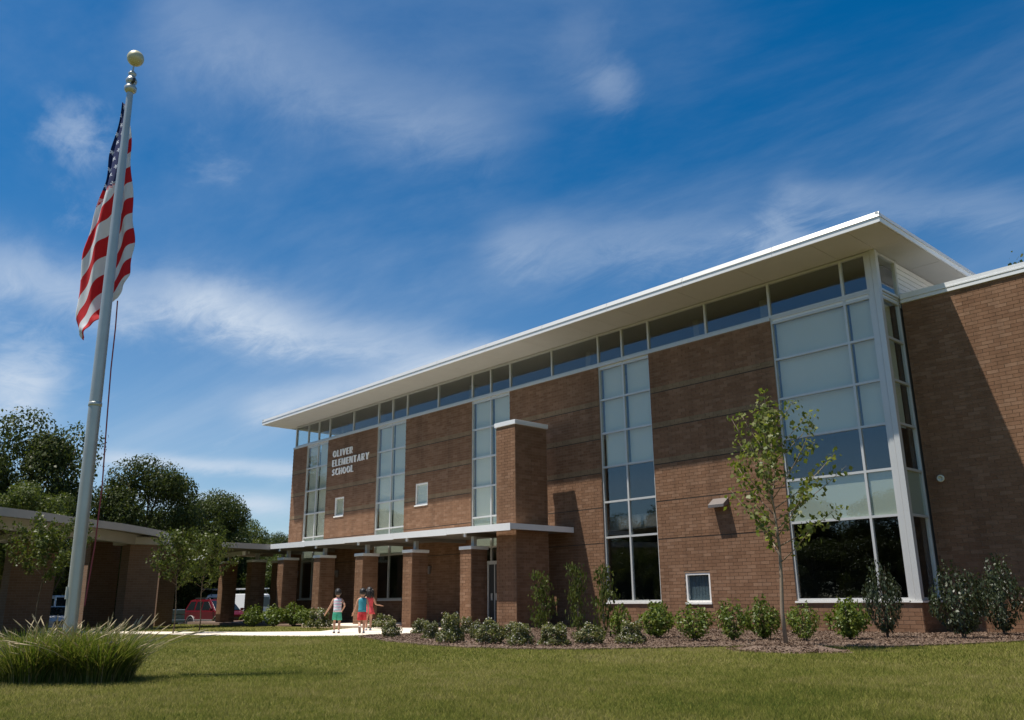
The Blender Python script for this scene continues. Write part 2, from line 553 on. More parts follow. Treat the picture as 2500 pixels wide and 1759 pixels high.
# ------------------------------------------------------------------ mesh helpers
class MB:
    def __init__(self):
        self.v, self.f, self.mi = [], [], []

    def add(self, verts, faces, mi=0):
        o = len(self.v)
        self.v += [tuple(p) for p in verts]
        self.f += [tuple(o+i for i in f) for f in faces]
        self.mi += [mi]*len(faces)
        return self

    def box(self, x0, x1, y0, y1, z0, z1, mi=0, skip=()):
        vs = [(x0, y0, z0), (x1, y0, z0), (x1, y1, z0), (x0, y1, z0), (x0, y0, z1), (x1, y0, z1), (x1, y1, z1), (x0, y1, z1)]
        fs = {'-z': (0, 3, 2, 1), '+z': (4, 5, 6, 7), '-y': (0, 1, 5, 4), '+x': (1, 2, 6, 5), '+y': (2, 3, 7, 6), '-x': (3, 0, 4, 7)}
        return self.add(vs, [f for k, f in fs.items() if k not in skip], mi)

    def prism(self, poly, z0, z1, mi=0):
        n = len(poly)
        zt = (lambda i: z1[i]) if hasattr(z1, '__len__') else (lambda i: z1)
        zb = (lambda i: z0[i]) if hasattr(z0, '__len__') else (lambda i: z0)
        vs = [(p[0], p[1], zb(i)) for i, p in enumerate(poly)] + [(p[0], p[1], zt(i)) for i, p in enumerate(poly)]
        fs = [tuple(range(n-1, -1, -1)), tuple(range(n, 2*n))]
        fs += [(i, (i+1) % n, n+(i+1) % n, n+i) for i in range(n)]
        return self.add(vs, fs, mi)

    def tube(self, path, radii, n=10, mi=0, caps=True, squash=None):
        path = [Vector(p) for p in path]
        rings = []
        up = Vector((0.31, 0.17, 0.93)).normalized()
        for i, p in enumerate(path):
            d = (path[min(i+1, len(path)-1)] - path[max(i-1, 0)])
            d = d.normalized() if d.length > 1e-9 else Vector((0, 0, 1))
            a = d.cross(up)
            if a.length < 0.1:
                a = d.cross(Vector((1, 0, 0)))
            a.normalize()
            b = d.cross(a)
            rings.append([p + (a*math.cos(t)*radii[i] + b*math.sin(t)*radii[i]) for t in [2*math.pi*k/n for k in range(n)]])
        o = []
        for r in rings:
            o += r
        fs = []
        for i in range(len(rings)-1):
            for k in range(n):
                fs.append((i*n+k, i*n+(k+1) % n, (i+1)*n+(k+1) % n, (i+1)*n+k))
        if caps:
            fs.append(tuple(range(n-1, -1, -1)))
            fs.append(tuple((len(rings)-1)*n+k for k in range(n)))
        return self.add(o, fs, mi)

    def rings(self, rs, mi=0, caps=True):
        """loft a list of equally long vertex rings"""
        n = len(rs[0])
        vs = [p for r in rs for p in r]
        fs = [(i*n+k, i*n+(k+1) % n, (i+1)*n+(k+1) % n, (i+1)*n+k) for i in range(len(rs)-1) for k in range(n)]
        if caps:
            fs += [tuple(range(n-1, -1, -1)), tuple((len(rs)-1)*n+k for k in range(n))]
        return self.add(vs, fs, mi)

    def lathe(self, prof, n=20, c=(0, 0, 0), mi=0):
        rs = [[(c[0]+r*math.cos(2*math.pi*k/n), c[1]+r*math.sin(2*math.pi*k/n), c[2]+z) for k in range(n)] for r, z in prof]
        return self.rings(rs, mi)

    def xf(self, M):
        self.v = [tuple(M @ Vector(p)) for p in self.v]
        return self

    def mesh(self, name, mats, smooth=False):
        me = bpy.data.meshes.new(name)
        me.from_pydata(self.v, [], self.f)
        for m in (mats if isinstance(mats, (list, tuple)) else [mats]):
            me.materials.append(MATS[m])
        if any(self.mi):
            me.polygons.foreach_set('material_index', self.mi)
        if smooth:
            me.polygons.foreach_set('use_smooth', [True]*len(me.polygons))
        me.update()
        return me

    def build(self, name, mats, parent=None, smooth=False, loc=None, bevel=0.0):
        o = link(name, self.mesh(name, mats, smooth), parent, loc)
        if bevel:
            b = o.modifiers.new('edge', 'BEVEL')
            b.width, b.segments, b.limit_method = bevel, 2, 'ANGLE'
        return o


def link(name, me, parent=None, loc=None):
    o = bpy.data.objects.new(name, me)
    COL.objects.link(o)
    if parent is not None:
        o.parent = parent
    if loc is not None:
        o.location = loc
    return o


def empty(name, loc=(0, 0, 0), rz=0.0, parent=None):
    o = bpy.data.objects.new(name, None)
    o.empty_display_size = 0.2
    COL.objects.link(o)
    o.location = loc
    o.rotation_euler = (0, 0, rz)
    if parent is not None:
        o.parent = parent
    return o


def tag(o, label=None, cat=None, group=None, kind=None):
    for k, v in (('label', label), ('category', cat), ('group', group), ('kind', kind)):
        if v:
            o[k] = v
    return o


def copy_tree(o, parent=None):
    c = o.copy()
    COL.objects.link(c)
    c.parent = parent
    for ch in o.children:
        copy_tree(ch, c)
    return c


def quads_mesh(name, V, material, smooth=False):
    """V: (n,4,3) separate quads, or (n,3,3) separate triangles"""
    n, k = V.shape[0], V.shape[1]
    me = bpy.data.meshes.new(name)
    me.vertices.add(n*k)
    me.vertices.foreach_set('co', V.reshape(-1).astype(np.float32))
    me.loops.add(n*k)
    me.loops.foreach_set('vertex_index', np.arange(n*k, dtype=np.int32))
    me.polygons.add(n)
    me.polygons.foreach_set('loop_start', np.arange(0, n*k, k, dtype=np.int32))
    me.materials.append(MATS[material])
    me.update(calc_edges=True)
    return me


def unit(a):
    return a/np.maximum(np.linalg.norm(a, axis=-1, keepdims=True), 1e-9)


def leaves(P, N, size, var=0.35, aspect=0.55, droop=0.0, rng=RNG):
    """diamond leaves at points P, facing roughly N"""
    n = len(P)
    N = unit(N + rng.normal(0, 0.75, (n, 3)))
    A = unit(np.cross(N, rng.normal(0, 1, (n, 3))))
    A[:, 2] -= droop
    A = unit(A)
    B = unit(np.cross(N, A))
    s = (size*(1+rng.uniform(-var, var, n)))[:, None]
    V = np.empty((n, 4, 3))
    V[:, 0] = P - A*s*0.5
    V[:, 1] = P + B*s*aspect*0.5 - A*s*0.05 + N*s*0.10
    V[:, 2] = P + A*s*0.5
    V[:, 3] = P - B*s*aspect*0.5 - A*s*0.05 + N*s*0.10
    return V


# ------------------------------------------------------------------ ground
WALK_N = [(-70.0, -18.9), (-44.0, -12.6), (-33.0, -10.3), (-27.6, -8.55), (-25.8, -7.0), (-27.2, -5.6), (-28.3, -4.25)]
WALK_S = [(-70.0, -20.4), (-44.0, -14.1), (-33.0, -11.9), (-26.0, -10.7), (-22.0, -9.65), (-20.9, -8.6), (-20.6, -7.2), (-21.8, -5.6), (-22.9, -4.4)]
WALK = WALK_S + [(-22.9, -3.2), (-28.3, -3.2)] + WALK_N[::-1]
MULCH_F = [(-22.75, -4.6), (-21.5, -6.0), (-20.45, -7.1), (-20.7, -8.5), (-19.6, -9.35), (-17.4, -10.2), (-15.3, -10.75), (-13.6, -10.95),
           (-12.3, -10.7), (-11.2, -10.1), (-10.6, -9.2), (-10.1, -8.3), (-9.5, -7.45), (-8.6, -6.7), (-7.4, -6.2), (-7.0, -5.1), (-6.6, -4.2),
           (-6.2, -2.4), (-5.6, -0.4), (-5.0, 1.25)]
MULCH = MULCH_F + [(-9.1, 1.25), (-9.1, 0.02), (-20.5, -0.02), (-22.75, -0.02)]
RING_C = np.array([-8.25, -8.05])


def inside(P, poly):
    x, y = P[:, 0], P[:, 1]
    r = np.zeros(len(P), bool)
    n = len(poly)
    for i in range(n):
        (x0, y0), (x1, y1) = poly[i], poly[(i+1) % n]
        c = ((y0 > y) != (y1 > y)) & (x < (x1-x0)*(y-y0)/((y1-y0) + 1e-12) + x0)
        r ^= c
    return r


GX = [-400, -200, -120, -80, -60, -52, -49.0, -48.4, -47.8, -47.2, -46.5, -44, -40, -36, -32, -28, -24, -20, -18, -12, -6, 0, 10, 40, 120, 400]
GY = [-400, -150, -60, -30, -20, -14, -10, -6, -2, 2, 10, 30, 100, 400]
mb = MB()
mb.add([(x, y, gz(x)) for y in GY for x in GX],
       [(j*len(GX)+i, j*len(GX)+i+1, (j+1)*len(GX)+i+1, (j+1)*len(GX)+i) for j in range(len(GY)-1) for i in range(len(GX)-1)])
tag(mb.build('lawn', 'lawn_soil', smooth=True), 'mown olive green lawn spreading in front of the school', 'lawn', kind='structure')


def sheet(name, poly, material, lift, label, cat):
    """a thin slab that follows the lawn, cut into strips along x so it can bend with it"""
    m = MB()
    n = len(poly)
    top = [(x, y, gz(x)+lift) for x, y in poly]
    bot = [(x, y, gz(x)-0.05) for x, y in poly]
    import mathutils.geometry as mg
    tri = mg.tessellate_polygon([[Vector((x, y, 0)) for x, y in poly]])
    m.add(top+bot, [tuple(t) for t in tri] + [(i, (i+1) % n, n+(i+1) % n, n+i) for i in range(n)])
    o = m.build(name, material)
    import bmesh
    b = bmesh.new(); b.from_mesh(o.data)
    bmesh.ops.recalc_face_normals(b, faces=b.faces[:])
    b.to_mesh(o.data); b.free()
    return tag(o, label, cat, kind='structure')


sheet('walkway', WALK, 'concrete', 0.02, 'pale concrete walkway curving from the drive to the entrance', 'path')
sheet('mulch_bed', MULCH, 'mulch', 0.03, 'brown mulch bed along the foot of the brick facade', 'flower bed')
ring = [(RING_C[0]+1.05*(1+0.12*math.sin(3*a+1))*math.cos(a), RING_C[1]+0.75*(1+0.1*math.sin(5*a))*math.sin(a)) for a in [2*math.pi*k/28 for k in range(28)]]
mb = MB()
mb.add([(RING_C[0], RING_C[1], 0.10)] + [(RING_C[0]+(x-RING_C[0])*0.55, RING_C[1]+(y-RING_C[1])*0.55, 0.085) for x, y in ring] + [(x, y, 0.002) for x, y in ring],
       [(0, 1+k, 1+(k+1) % 28) for k in range(28)] + [(1+k, 29+k, 29+(k+1) % 28, 1+(k+1) % 28) for k in range(28)])
tag(mb.build('mulch_mound', 'mulch', smooth=True), 'low ring of brown mulch around the young tree', 'mulch', kind='structure')
mb = MB().prism([(-49.2, -60), (-49.2, 30), (-75, 30), (-75, -60)], -0.62, -0.592)
tag(mb.build('parking_lot', 'asphalt'), 'dark asphalt parking lot beyond the lawn', 'parking lot', kind='structure')
mb = MB().box(-49.2, -49.0, -60, 30, -0.65, -0.47)
tag(mb.build('kerb', 'concrete'), 'pale concrete kerb edging the parking lot', 'kerb', kind='structure')
tag(MB().box(-46.0, -20.9, -3.2, -0.02, -0.5, -0.03).build('added_entrance_floor', 'darkened_floor'), 'added floor coloured dark to cut bounce light under the entrance canopy', 'floor', kind='structure')  # floor added in a dark colour to reduce bounce under the canopy
mb = MB().box(-32.0, -28.3, -4.25, -0.02, -0.25, 0.045)
lo = tag(mb.build('entrance_landing', ['concrete'], bevel=0.01), 'raised concrete landing under the entrance canopy', 'landing', kind='structure')
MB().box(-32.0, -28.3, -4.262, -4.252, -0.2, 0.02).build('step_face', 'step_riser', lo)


def lawn_grass():
    az0 = math.atan2(FWD[0], FWD[1])
    out = []
    for n, r0, r1, w, h in ((400000, 5.2, 13.0, 0.0060, 0.040), (300000, 13.0, 31.0, 0.011, 0.045), (60000, 31.0, 52.0, 0.025, 0.06)):
        r = np.exp(RNG.uniform(math.log(r0), math.log(r1), n)) if r1 < 14 else RNG.uniform(r0, r1, n)
        a = az0 + RNG.uniform(-0.66, 0.66, n)
        P = np.stack([CAM[0]+r*np.sin(a), CAM[1]+r*np.cos(a)], 1)
        keep = ~(inside(P, WALK) | inside(P, MULCH)) & (P[:, 1] < 1.0) & (P[:, 0] > -47.5)
        keep &= ~((P[:, 0] < -20.8) & (P[:, 1] > -4.4) & (P[:, 0] > -41))
        d = (P-RING_C)/np.array([0.95, 0.7])
        keep &= (d**2).sum(1) > 1.0
        P = P[keep]
        n = len(P)
        z = -0.006*np.maximum(0, -18-P[:, 0])
        z -= np.where(P[:, 0] < -46.5, 0.05, 0)
        B = np.concatenate([P, z[:, None]], 1)
        th = RNG.uniform(0, 2*math.pi, n)
        side = np.stack([np.cos(th), np.sin(th), 0*th], 1)*w*RNG.uniform(0.6, 1.3, (n, 1))*0.5
        patch = 0.75 + 0.5*np.sin(P[:, 0]*1.7+np.sin(P[:, 1]*2.3))*np.sin(P[:, 1]*1.1+0.7*np.sin(P[:, 0]))
        hh = h*RNG.uniform(0.45, 1.15, n)*(0.75+0.35*patch)
        lean = RNG.normal(0, 0.55, (n, 2))*hh[:, None]
        tip = B + np.concatenate([lean, hh[:, None]], 1)
        out.append(np.stack([B-side, B+side, tip], 1))
    V = np.concatenate(out)
    o = link('grass', quads_mesh('grass', V, 'blade'))
    tag(o, 'short mown grass blades covering the lawn', 'grass', kind='stuff')


lawn_grass()


def chips():
    n = 60000
    P = np.stack([RNG.uniform(-22.7, -5, n), RNG.uniform(-11, 1.2, n)], 1)
    P = P[inside(P, MULCH)]
    # a few chips stray on the grass at the edge
    m = 2200
    t = RNG.integers(0, len(MULCH_F)-1, m)
    a = np.array(MULCH_F)
    Q = a[t] + (a[t+1]-a[t])*RNG.uniform(0, 1, (m, 1)) + RNG.normal(0, 0.13, (m, 2))
    k = 2600
    th, rr = RNG.uniform(0, 2*math.pi, k), np.sqrt(RNG.uniform(0, 1, k))
    S = RING_C + np.stack([np.cos(th)*rr*1.1, np.sin(th)*rr*0.8], 1)
    zs = np.concatenate([np.full(len(P), 0.04), np.full(m, 0.025), np.maximum(0.02, 0.10-0.10*np.maximum(rr-0.4, 0)/0.6)])
    P = np.concatenate([P, Q, S])
    z = zs - 0.006*np.maximum(0, -18-P[:, 0])
    P3 = np.concatenate([P, z[:, None]], 1)
    V = leaves(P3, np.tile([0, 0, 1.6], (len(P3), 1)), 0.055, 0.6, 0.28)
    o = link('mulch_chips', quads_mesh('mulch_chips', V, 'straw_chip'))
    tag(o, 'loose wood chips and pine straw on the bed', 'mulch', kind='stuff')


chips()

# ------------------------------------------------------------------ bricks
BH, BL, JT = 0.0992, 0.298, 0.010
Z_ROW0 = 2.70 - 28*BH


def cells(u0, u1, z0, z1, openings):
    """rectangles that tile [u0,u1]x[z0,z1] minus the openings"""
    us = sorted({u0, u1, *[min(max(a, u0), u1) for o in openings for a in o[:2]]})
    out = []
    for a, b in zip(us[:-1], us[1:]):
        if b-a < 1e-6:
            continue
        mid = (a+b)/2
        cut = sorted((o[2], o[3]) for o in openings if o[0] < mid < o[1])
        z = z0
        for c0, c1 in cut:
            if c0 > z:
                out.append((a, b, z, min(c0, z1)))
            z = max(z, c1)
        if z < z1:
            out.append((a, b, z, z1))
    return out


def brick_rows(u0, u1, z0, z1, openings=(), joints=(), bands=()):
    """(u_a, u_b, z_a, z_b, band) of each brick in running bond"""
    res = []
    k0, k1 = int(math.floor((z0-Z_ROW0)/BH)), int(math.ceil((z1-Z_ROW0)/BH))
    for k in range(k0, k1):
        a, b = Z_ROW0+k*BH, Z_ROW0+(k+1)*BH
        a, b = max(a, z0), min(b, z1)
        if b-a < 0.03:
            continue
        if any(abs(j-(Z_ROW0+k*BH)) < BH*0.3 for j in joints):
            a += 0.030              # raked joint: the course sits above a shadow line painted as a dark strip
        mid = (a+b)/2
        band = any(lo < mid < hi for lo, hi in bands)
        spans = [(u0, u1)]
        for o in openings:
            if o[2]-0.02 < mid < o[3]+0.02:
                nsp = []
                for s, e in spans:
                    if o[1] <= s or o[0] >= e:
                        nsp.append((s, e))
                        continue
                    if o[0] > s:
                        nsp.append((s, o[0]))
                    if o[1] < e:
                        nsp.append((o[1], e))
                spans = nsp
        for s, e in spans:
            off = (k % 2)*BL/2 + (-BL*math.floor(0) if True else 0)
            u = math.floor((s-off)/BL)*BL + off
            while u < e:
                p, q = max(u, s), min(u+BL, e)
                if q-p > 0.035:
                    res.append((p+JT/2, q-JT/2, a+JT/2, b-JT/2, band))
                u += BL
    return res


def brick_verts(origin, du, nrm, q, proud=0.010, depth=0.0):
    """the eight corners of one brick lying on a wall plane"""
    a, b, c, d = q[:4]
    pr = proud + random.uniform(-0.0025, 0.0025)
    base = [origin + du*a, origin + du*b]
    z = Vector((0, 0, 1))
    f = [origin+du*a+z*c, origin+du*b+z*c, origin+du*b+z*d, origin+du*a+z*d]
    return [p + nrm*pr for p in f] + [p - nrm*depth for p in f]


BF = [(0, 1, 2, 3), (4, 5, 1, 0), (5, 6, 2, 1), (6, 7, 3, 2), (7, 4, 0, 3)]


def in_frame(p, m=0.04):
    d = np.array(p)-CAM
    z = d @ FWD
    if z < 0.5:
        return False
    u, v = 0.5+FPX*(d @ R2)/z/IW, 0.5-FPX*(d @ U2)/z/IH
    return -m < u < 1+m and -m < v < 1+m


_bm = {}


def lay_bricks(parent, faces, singles, band_name='brick'):
    """faces: [(origin, du, normal, bricks)]. The `singles` largest full bricks in view become objects, the rest one part"""
    allb = []
    for fi, (o, du, nr, qs) in enumerate(faces):
        for q in qs:
            c = o + du*((q[0]+q[1])/2) + Vector((0, 0, (q[2]+q[3])/2))
            d = Vector(CAM)-c
            face = max(0.0, d.normalized().dot(nr))
            full = abs((q[1]-q[0])-(BL-JT)) < 1e-4 and abs((q[3]-q[2])-(BH-JT)) < 1e-4
            sc = face/d.length_squared if (full and in_frame(c)) else 0.0
            allb.append((sc, fi, q, c))
    allb.sort(key=lambda t: -t[0])
    rest, rest_band = MB(), MB()
    for i, (sc, fi, q, c) in enumerate(allb):
        o, du, nr, _ = faces[fi]
        if i < singles and sc > 0:
            key = (round(du.x, 3), round(du.y, 3), round(nr.x, 3), round(nr.y, 3), q[4])
            if key not in _bm:
                h, l = (BH-JT)/2, (BL-JT)/2
                m = MB().add(brick_verts(Vector((0, 0, 0)), du, nr, (-l, l, -h, h)), BF)
                _bm[key] = m.mesh('brick', 'brick_band' if q[4] else 'brick')
            b = link('brick', _bm[key], parent, c + nr*random.uniform(-0.002, 0.002))
        else:
            (rest_band if q[4] else rest).add(brick_verts(o, du, nr, q), BF)
    if rest.v:
        tag(rest.build('brickwork', 'brick', parent), kind='stuff')
    if rest_band.v:
        tag(rest_band.build('brick_band', 'brick_band', parent), kind='stuff')


# ------------------------------------------------------------------ the school building
SB = tag(empty('school_building', (0, 0, 0)), 'two storey brown brick school with tall window strips and a wide overhanging roof', 'building')
M5, M4, M3, M2, M1 = 2.90, 4.085, 5.28, 6.465, 7.66
CBOT, CTOP, SOF = 8.97, 10.05, 10.12
FX0, FX1 = -41.6, -9.19
W = {1: (-40.16, -39.07, -37.97), 2: (-33.49, -32.32, -31.16), 3: (-26.51, -25.34, -24.15), 4: (-19.46, -18.35, -17.17)}
TW = (-12.54, -10.22, -9.19)
OPEN = [(W[1][0], W[1][2], 1.0, 9.2), (W[2][0], W[2][2], 0.95, 9.2), (W[3][0], W[3][2], -0.5, 9.2), (W[4][0], W[4][2], 0.76, 9.2),
        (TW[0], TW[2]+0.1, 0.76, 9.2), (-37.05, -36.22, 4.90, 5.85), (-30.32, -29.43, 4.86, 5.84), (-16.21, -15.31, 0.72, 1.64)]
JOINTS = [M5-0.2, M4-0.195, M3-0.2, M2-0.195, M1-0.2]
BANDS = [(j+0.03, j+0.21) for j in JOINTS[2:]]
WT = 8.88

wall = MB()
for a, b, c, d in cells(FX0, FX1, -0.6, WT, OPEN):
    wall.box(a, b, 0.0, 0.26, c, d)
wall = wall.build('front_wall', 'mortar', SB)
lower_b = [q for q in brick_rows(FX0, FX1, -0.3, WT, OPEN, JOINTS, BANDS)]
YN, XP, XN, YP = Vector((0, -1, 0)), Vector((1, 0, 0)), Vector((-1, 0, 0)), Vector((0, 1, 0))
O0 = Vector((0, 0, 0))
# wing to the right, set back behind the glazed corner
WY = 1.32
wing = MB().box(-9.17, 14.0, WY, WY+0.3, -0.6, 8.82)
wing = wing.build('wing_wall', 'mortar', SB)
wing_b = brick_rows(-9.17, 2.0, -0.3, 8.80)
side_b = brick_rows(0.0, WY, -0.3, 0.76)
MB().box(FX1-0.26, FX1, 0.262, WY-0.002, -0.6, 0.745).build('corner_base_wall', 'mortar', SB)
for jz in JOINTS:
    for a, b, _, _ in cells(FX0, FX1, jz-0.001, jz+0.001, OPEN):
        MB().box(a, b, -0.004, -0.0005, jz+0.002, jz+0.033).build('joint_shade_strip', 'joint_shade', wall)  # dark strip paints the shadow of the raked joint
lay_bricks(wall, [(O0, XP, YN, lower_b)], 140)
lay_bricks(wing, [(Vector((0, WY, 0)), XP, YN, wing_b), (Vector((FX1, 0, 0)), YP, XP, side_b)], 160)
# end wall, back wall, hidden roof deck, inside
MB().box(FX0, FX0+0.26, 0.262, 12.0, -0.6, WT).build('end_wall', 'brick_far', SB)
MB().box(FX0, FX1, 12.0, 12.3, -0.6, SOF).build('back_wall', 'brick_far', SB)
MB().box(-9.17, 14.0, WY+0.31, 12.0, 8.55, 8.70).build('wing_roof', 'siding', SB)
MB().box(FX1-0.3, FX1-0.05, WY+0.02, 12.0, 0.0, 8.80).build('inner_side_wall', 'interior', SB)
inner = MB()
inner.box(FX0+0.3, FX1-0.35, 7.0, 7.15, 0.0, 10.0)
inner.box(FX0+0.3, FX1-0.35, 0.40, 7.0, -0.05, 0.10)
inner.box(FX0+0.3, FX1-0.35, 0.42, 7.0, 3.15, 3.62)
inner.box(FX0+0.3, FX1-0.35, 0.55, 7.0, 8.30, 8.52)
for x in (-36.0, -29.2, -22.0, -14.8):
    inner.box(x-0.1, x+0.1, 0.3, 7.0, 0.1, 3.1)
    inner.box(x-0.1, x+0.1, 0.3, 7.0, 3.62, 8.28)
inner.build('interior_partition', 'interior', SB)
cc = MB()
cc.box(FX0+0.3, FX1-0.35, 0.2, 7.0, 10.06, 10.10)
for x in (-38.6, -35.2, -28.0, -21.0, -16.0, -13.4):
    cc.box(x-0.12, x+0.12, 1.2, 1.45, 8.52, 10.06)
cc.build('interior_ceiling', 'interior_ceiling', SB)


def glazing(name, xs, zs, y=0.035, fw=0.065, edge=0.05, kinds=None, axis='x', fixed=0.0, dep=0.10, sill=None):
    """a framed window: Empty part > frame, mullion, transom, pane (+ blind / panel). xs, zs: grid lines"""
    w = empty(name, (0, 0, 0), 0, SB)

    def bx(m, a, b, c0, c1, z0, z1):
        if axis == 'x':
            m.box(a, b, c0, c1, z0, z1)
        else:
            m.box(fixed-c1, fixed-c0, a, b, z0, z1)
        return m
    x0, x1, z0, z1 = xs[0], xs[-1], zs[0], zs[-1]
    fr = MB()
    bx(fr, x0, x0+edge, y, y+dep, z0, z1)
    bx(fr, x1-edge, x1, y, y+dep, z0, z1)
    bx(fr, x0+edge, x1-edge, y+0.002, y+dep-0.002, z0, z0+fw)
    bx(fr, x0+edge, x1-edge, y+0.002, y+dep-0.002, z1-fw, z1)
    fr.build('frame', 'aluminium', w)
    for x in xs[1:-1]:
        bx(MB(), x-fw/2, x+fw/2, y+0.003, y+dep-0.003, z0+fw, z1-fw).build('mullion', 'aluminium', w)
    gx = [x0+edge] + [v for x in xs[1:-1] for v in (x-fw/2, x+fw/2)] + [x1-edge]
    for z in zs[1:-1]:
        for i in range(0, len(gx), 2):
            bx(MB(), gx[i], gx[i+1], y+0.006, y+dep-0.006, z-fw/2, z+fw/2).build('transom', 'aluminium', w)
    gzs = [z0+fw] + [v for z in zs[1:-1] for v in (z-fw/2, z+fw/2)] + [z1-fw]
    for j in range(0, len(gzs), 2):
        for i in range(0, len(gx), 2):
            k = kinds[j//2] if kinds else 'clear'
            if k == 'metal':
                bx(MB(), gx[i], gx[i+1], y+0.03, y+0.05, gzs[j], gzs[j+1]).build('metal_panel', 'fascia_metal', w)
                continue
            bx(MB(), gx[i], gx[i+1], y+0.045, y+0.053, gzs[j], gzs[j+1]).build('pane', 'window_glass', w)
            if k == 'blind':
                bx(MB(), gx[i]+0.03, gx[i+1]-0.01, y+0.17, y+0.18, gzs[j]-0.02, gzs[j+1]+0.02).build('blind', 'blind', w)
            if k == 'panel':
                bx(MB(), gx[i], gx[i+1], y+0.075, y+0.088, gzs[j], gzs[j+1]).build('spandrel_panel', 'spandrel', w)
    if sill is not None:
        bx(MB(), x0-0.03, x1+0.03, -0.05, y+dep, z0-0.05, z0-0.003).build('sill', 'white_sill', w)
    return w


ZS_HI = [M4, M3, M2, M1, 8.80, CBOT]
K_HI = ['blind', 'blind', 'blind', 'blind', 'metal']
glazing('window_strip', W[1], [1.05, M5] + ZS_HI, kinds=['clear', 'panel'] + K_HI, sill=1)
glazing('window_strip', W[2], [0.98, M5] + ZS_HI, kinds=['clear', 'panel'] + K_HI, sill=1)
glazing('window_strip', W[3], [2.30, M5] + ZS_HI, kinds=['clear', 'panel'] + K_HI)
glazing('window_strip', W[4], [0.80, M5] + ZS_HI, kinds=['clear', 'clear', 'clear', 'blind', 'blind', 'blind', 'metal'], sill=1)
ZT = [0.80, M5, M4, M3, M2, M1, 8.80, CBOT]
KT = ['clear', 'panel', 'clear', 'blind', 'blind', 'blind', 'metal']
glazing('corner_window', (TW[0], TW[1], -9.46), ZT, kinds=KT, sill=1)
glazing('corner_window', (0.16, WY-0.03), ZT, kinds=['clear', 'panel', 'clear', 'clear', 'clear', 'clear', 'metal'], axis='y', fixed=FX1, edge=0.045)
# shade cloths seen edge-on behind the side panes
for z0, z1 in ((M3, M2), (M2, M1), (M1, 8.8)):
    MB().box(FX1-0.30, FX1-0.29, 0.55, WY-0.1, z0, z1).build('blind', 'blind', SB)
post = MB().box(-9.46, -9.33, 0.015, 0.15, 0.79, SOF).box(-9.318, FX1+0.02, -0.012, 0.16, 0.79, SOF)
post.build('corner_post', 'aluminium', SB, bevel=0.006)
MB().box(-9.46, FX1+0.05, -0.05, 0.17, 0.742, 0.787).box(FX1-0.1, FX1+0.05, 0.172, WY-0.01, 0.742, 0.787).build('corner_sill', 'white_sill', SB)
CX = [FX0+0.1, -40.16, -39.07, -37.97, -35.71, -33.49, -32.32, -31.16, -28.84, -26.51, -25.34, -24.15, -21.81, -19.46, -18.35, -17.17, -14.84, -12.54, -10.22, -9.46]
glazing('clerestory', CX, [CBOT+0.004, CTOP+0.06], y=0.03, fw=0.07, edge=0.06)
glazing('clerestory', (0.16, WY-0.03), [CBOT+0.004, CTOP+0.06], y=0.0, axis='y', fixed=FX1, edge=0.045)
glazing('clerestory', (0.15, 2.2, 4.4), [CBOT+0.004, CTOP+0.06], y=-0.05, axis='y', fixed=FX0+0.05, edge=0.05)
MB().box(FX0, TW[0], -0.03, 0.20, WT, CBOT).build('clerestory_sill', 'aluminium', SB)


def small_window(x0, x1, z0, z1):
    w = empty('window', (0, 0, 0), 0, SB)
    f, e = 0.06, 0.012
    MB().box(x0, x0+f, e, 0.13, z0, z1).box(x1-f, x1, e, 0.13, z0, z1).box(x0+f, x1-f, e, 0.13, z0, z0+f).box(x0+f, x1-f, e, 0.13, z1-f, z1).build('frame', 'white_sill', w)
    MB().box(x0+f, x1-f, 0.05, 0.058, z0+f, z1-f).build('pane', 'window_glass', w)
    n = 7
    for i in range(n):
        a = x0+f+(x1-x0-2*f)*i/n
        MB().box(a+0.004, a+(x1-x0-2*f)/n-0.004, 0.12, 0.126+0.01*(i % 2), z0+f, z1-f).build('blind_slat', 'blind' if z0 > 3 else 'blue_grey_plastic', w)
    MB().box(x0-0.03, x1+0.03, -0.045, 0.13, z0-0.055, z0-0.002).build('sill', 'white_sill', w)


small_window(-37.05, -36.22, 4.95, 5.85)
small_window(-30.32, -29.43, 4.91, 5.84)
small_window(-16.21, -15.31, 0.78, 1.64)

# entrance door below the third window strip
dr = empty('entrance_door', (0, 0, 0), 0, SB)
MB().box(-25.55, -24.15, 0.03, 0.14, 2.235, 2.298).box(-25.55, -25.47, 0.03, 0.14, 0.0, 2.235).box(-24.22, -24.15, 0.03, 0.14, 0.0, 2.235).box(-25.16, -25.10, 0.035, 0.135, 0, 2.235).build('frame', 'aluminium', dr)
MB().box(-25.47, -25.16, 0.06, 0.10, 0.02, 2.23).build('side_panel', 'dark_metal', dr)
MB().box(-25.10, -24.96, 0.05, 0.10, 0.02, 2.23).box(-24.40, -24.22, 0.05, 0.10, 0.02, 2.23).box(-24.96, -24.40, 0.05, 0.10, 0.02, 0.28).box(-24.96, -24.40, 0.05, 0.10, 2.0, 2.23).build('leaf', 'dark_metal', dr)
MB().box(-24.96, -24.40, 0.07, 0.078, 0.28, 2.0).build('pane', 'window_glass', dr)
for x in (-25.30, -25.03):
    MB().box(x-0.05, x+0.05, 0.03, 0.05, 0.9, 1.16).build('push_plate', 'aluminium', dr)
MB().box(W[3][0], -25.55, 0.03, 0.20, -0.2, 2.298).build('door_side_panel', 'dark_metal', SB)

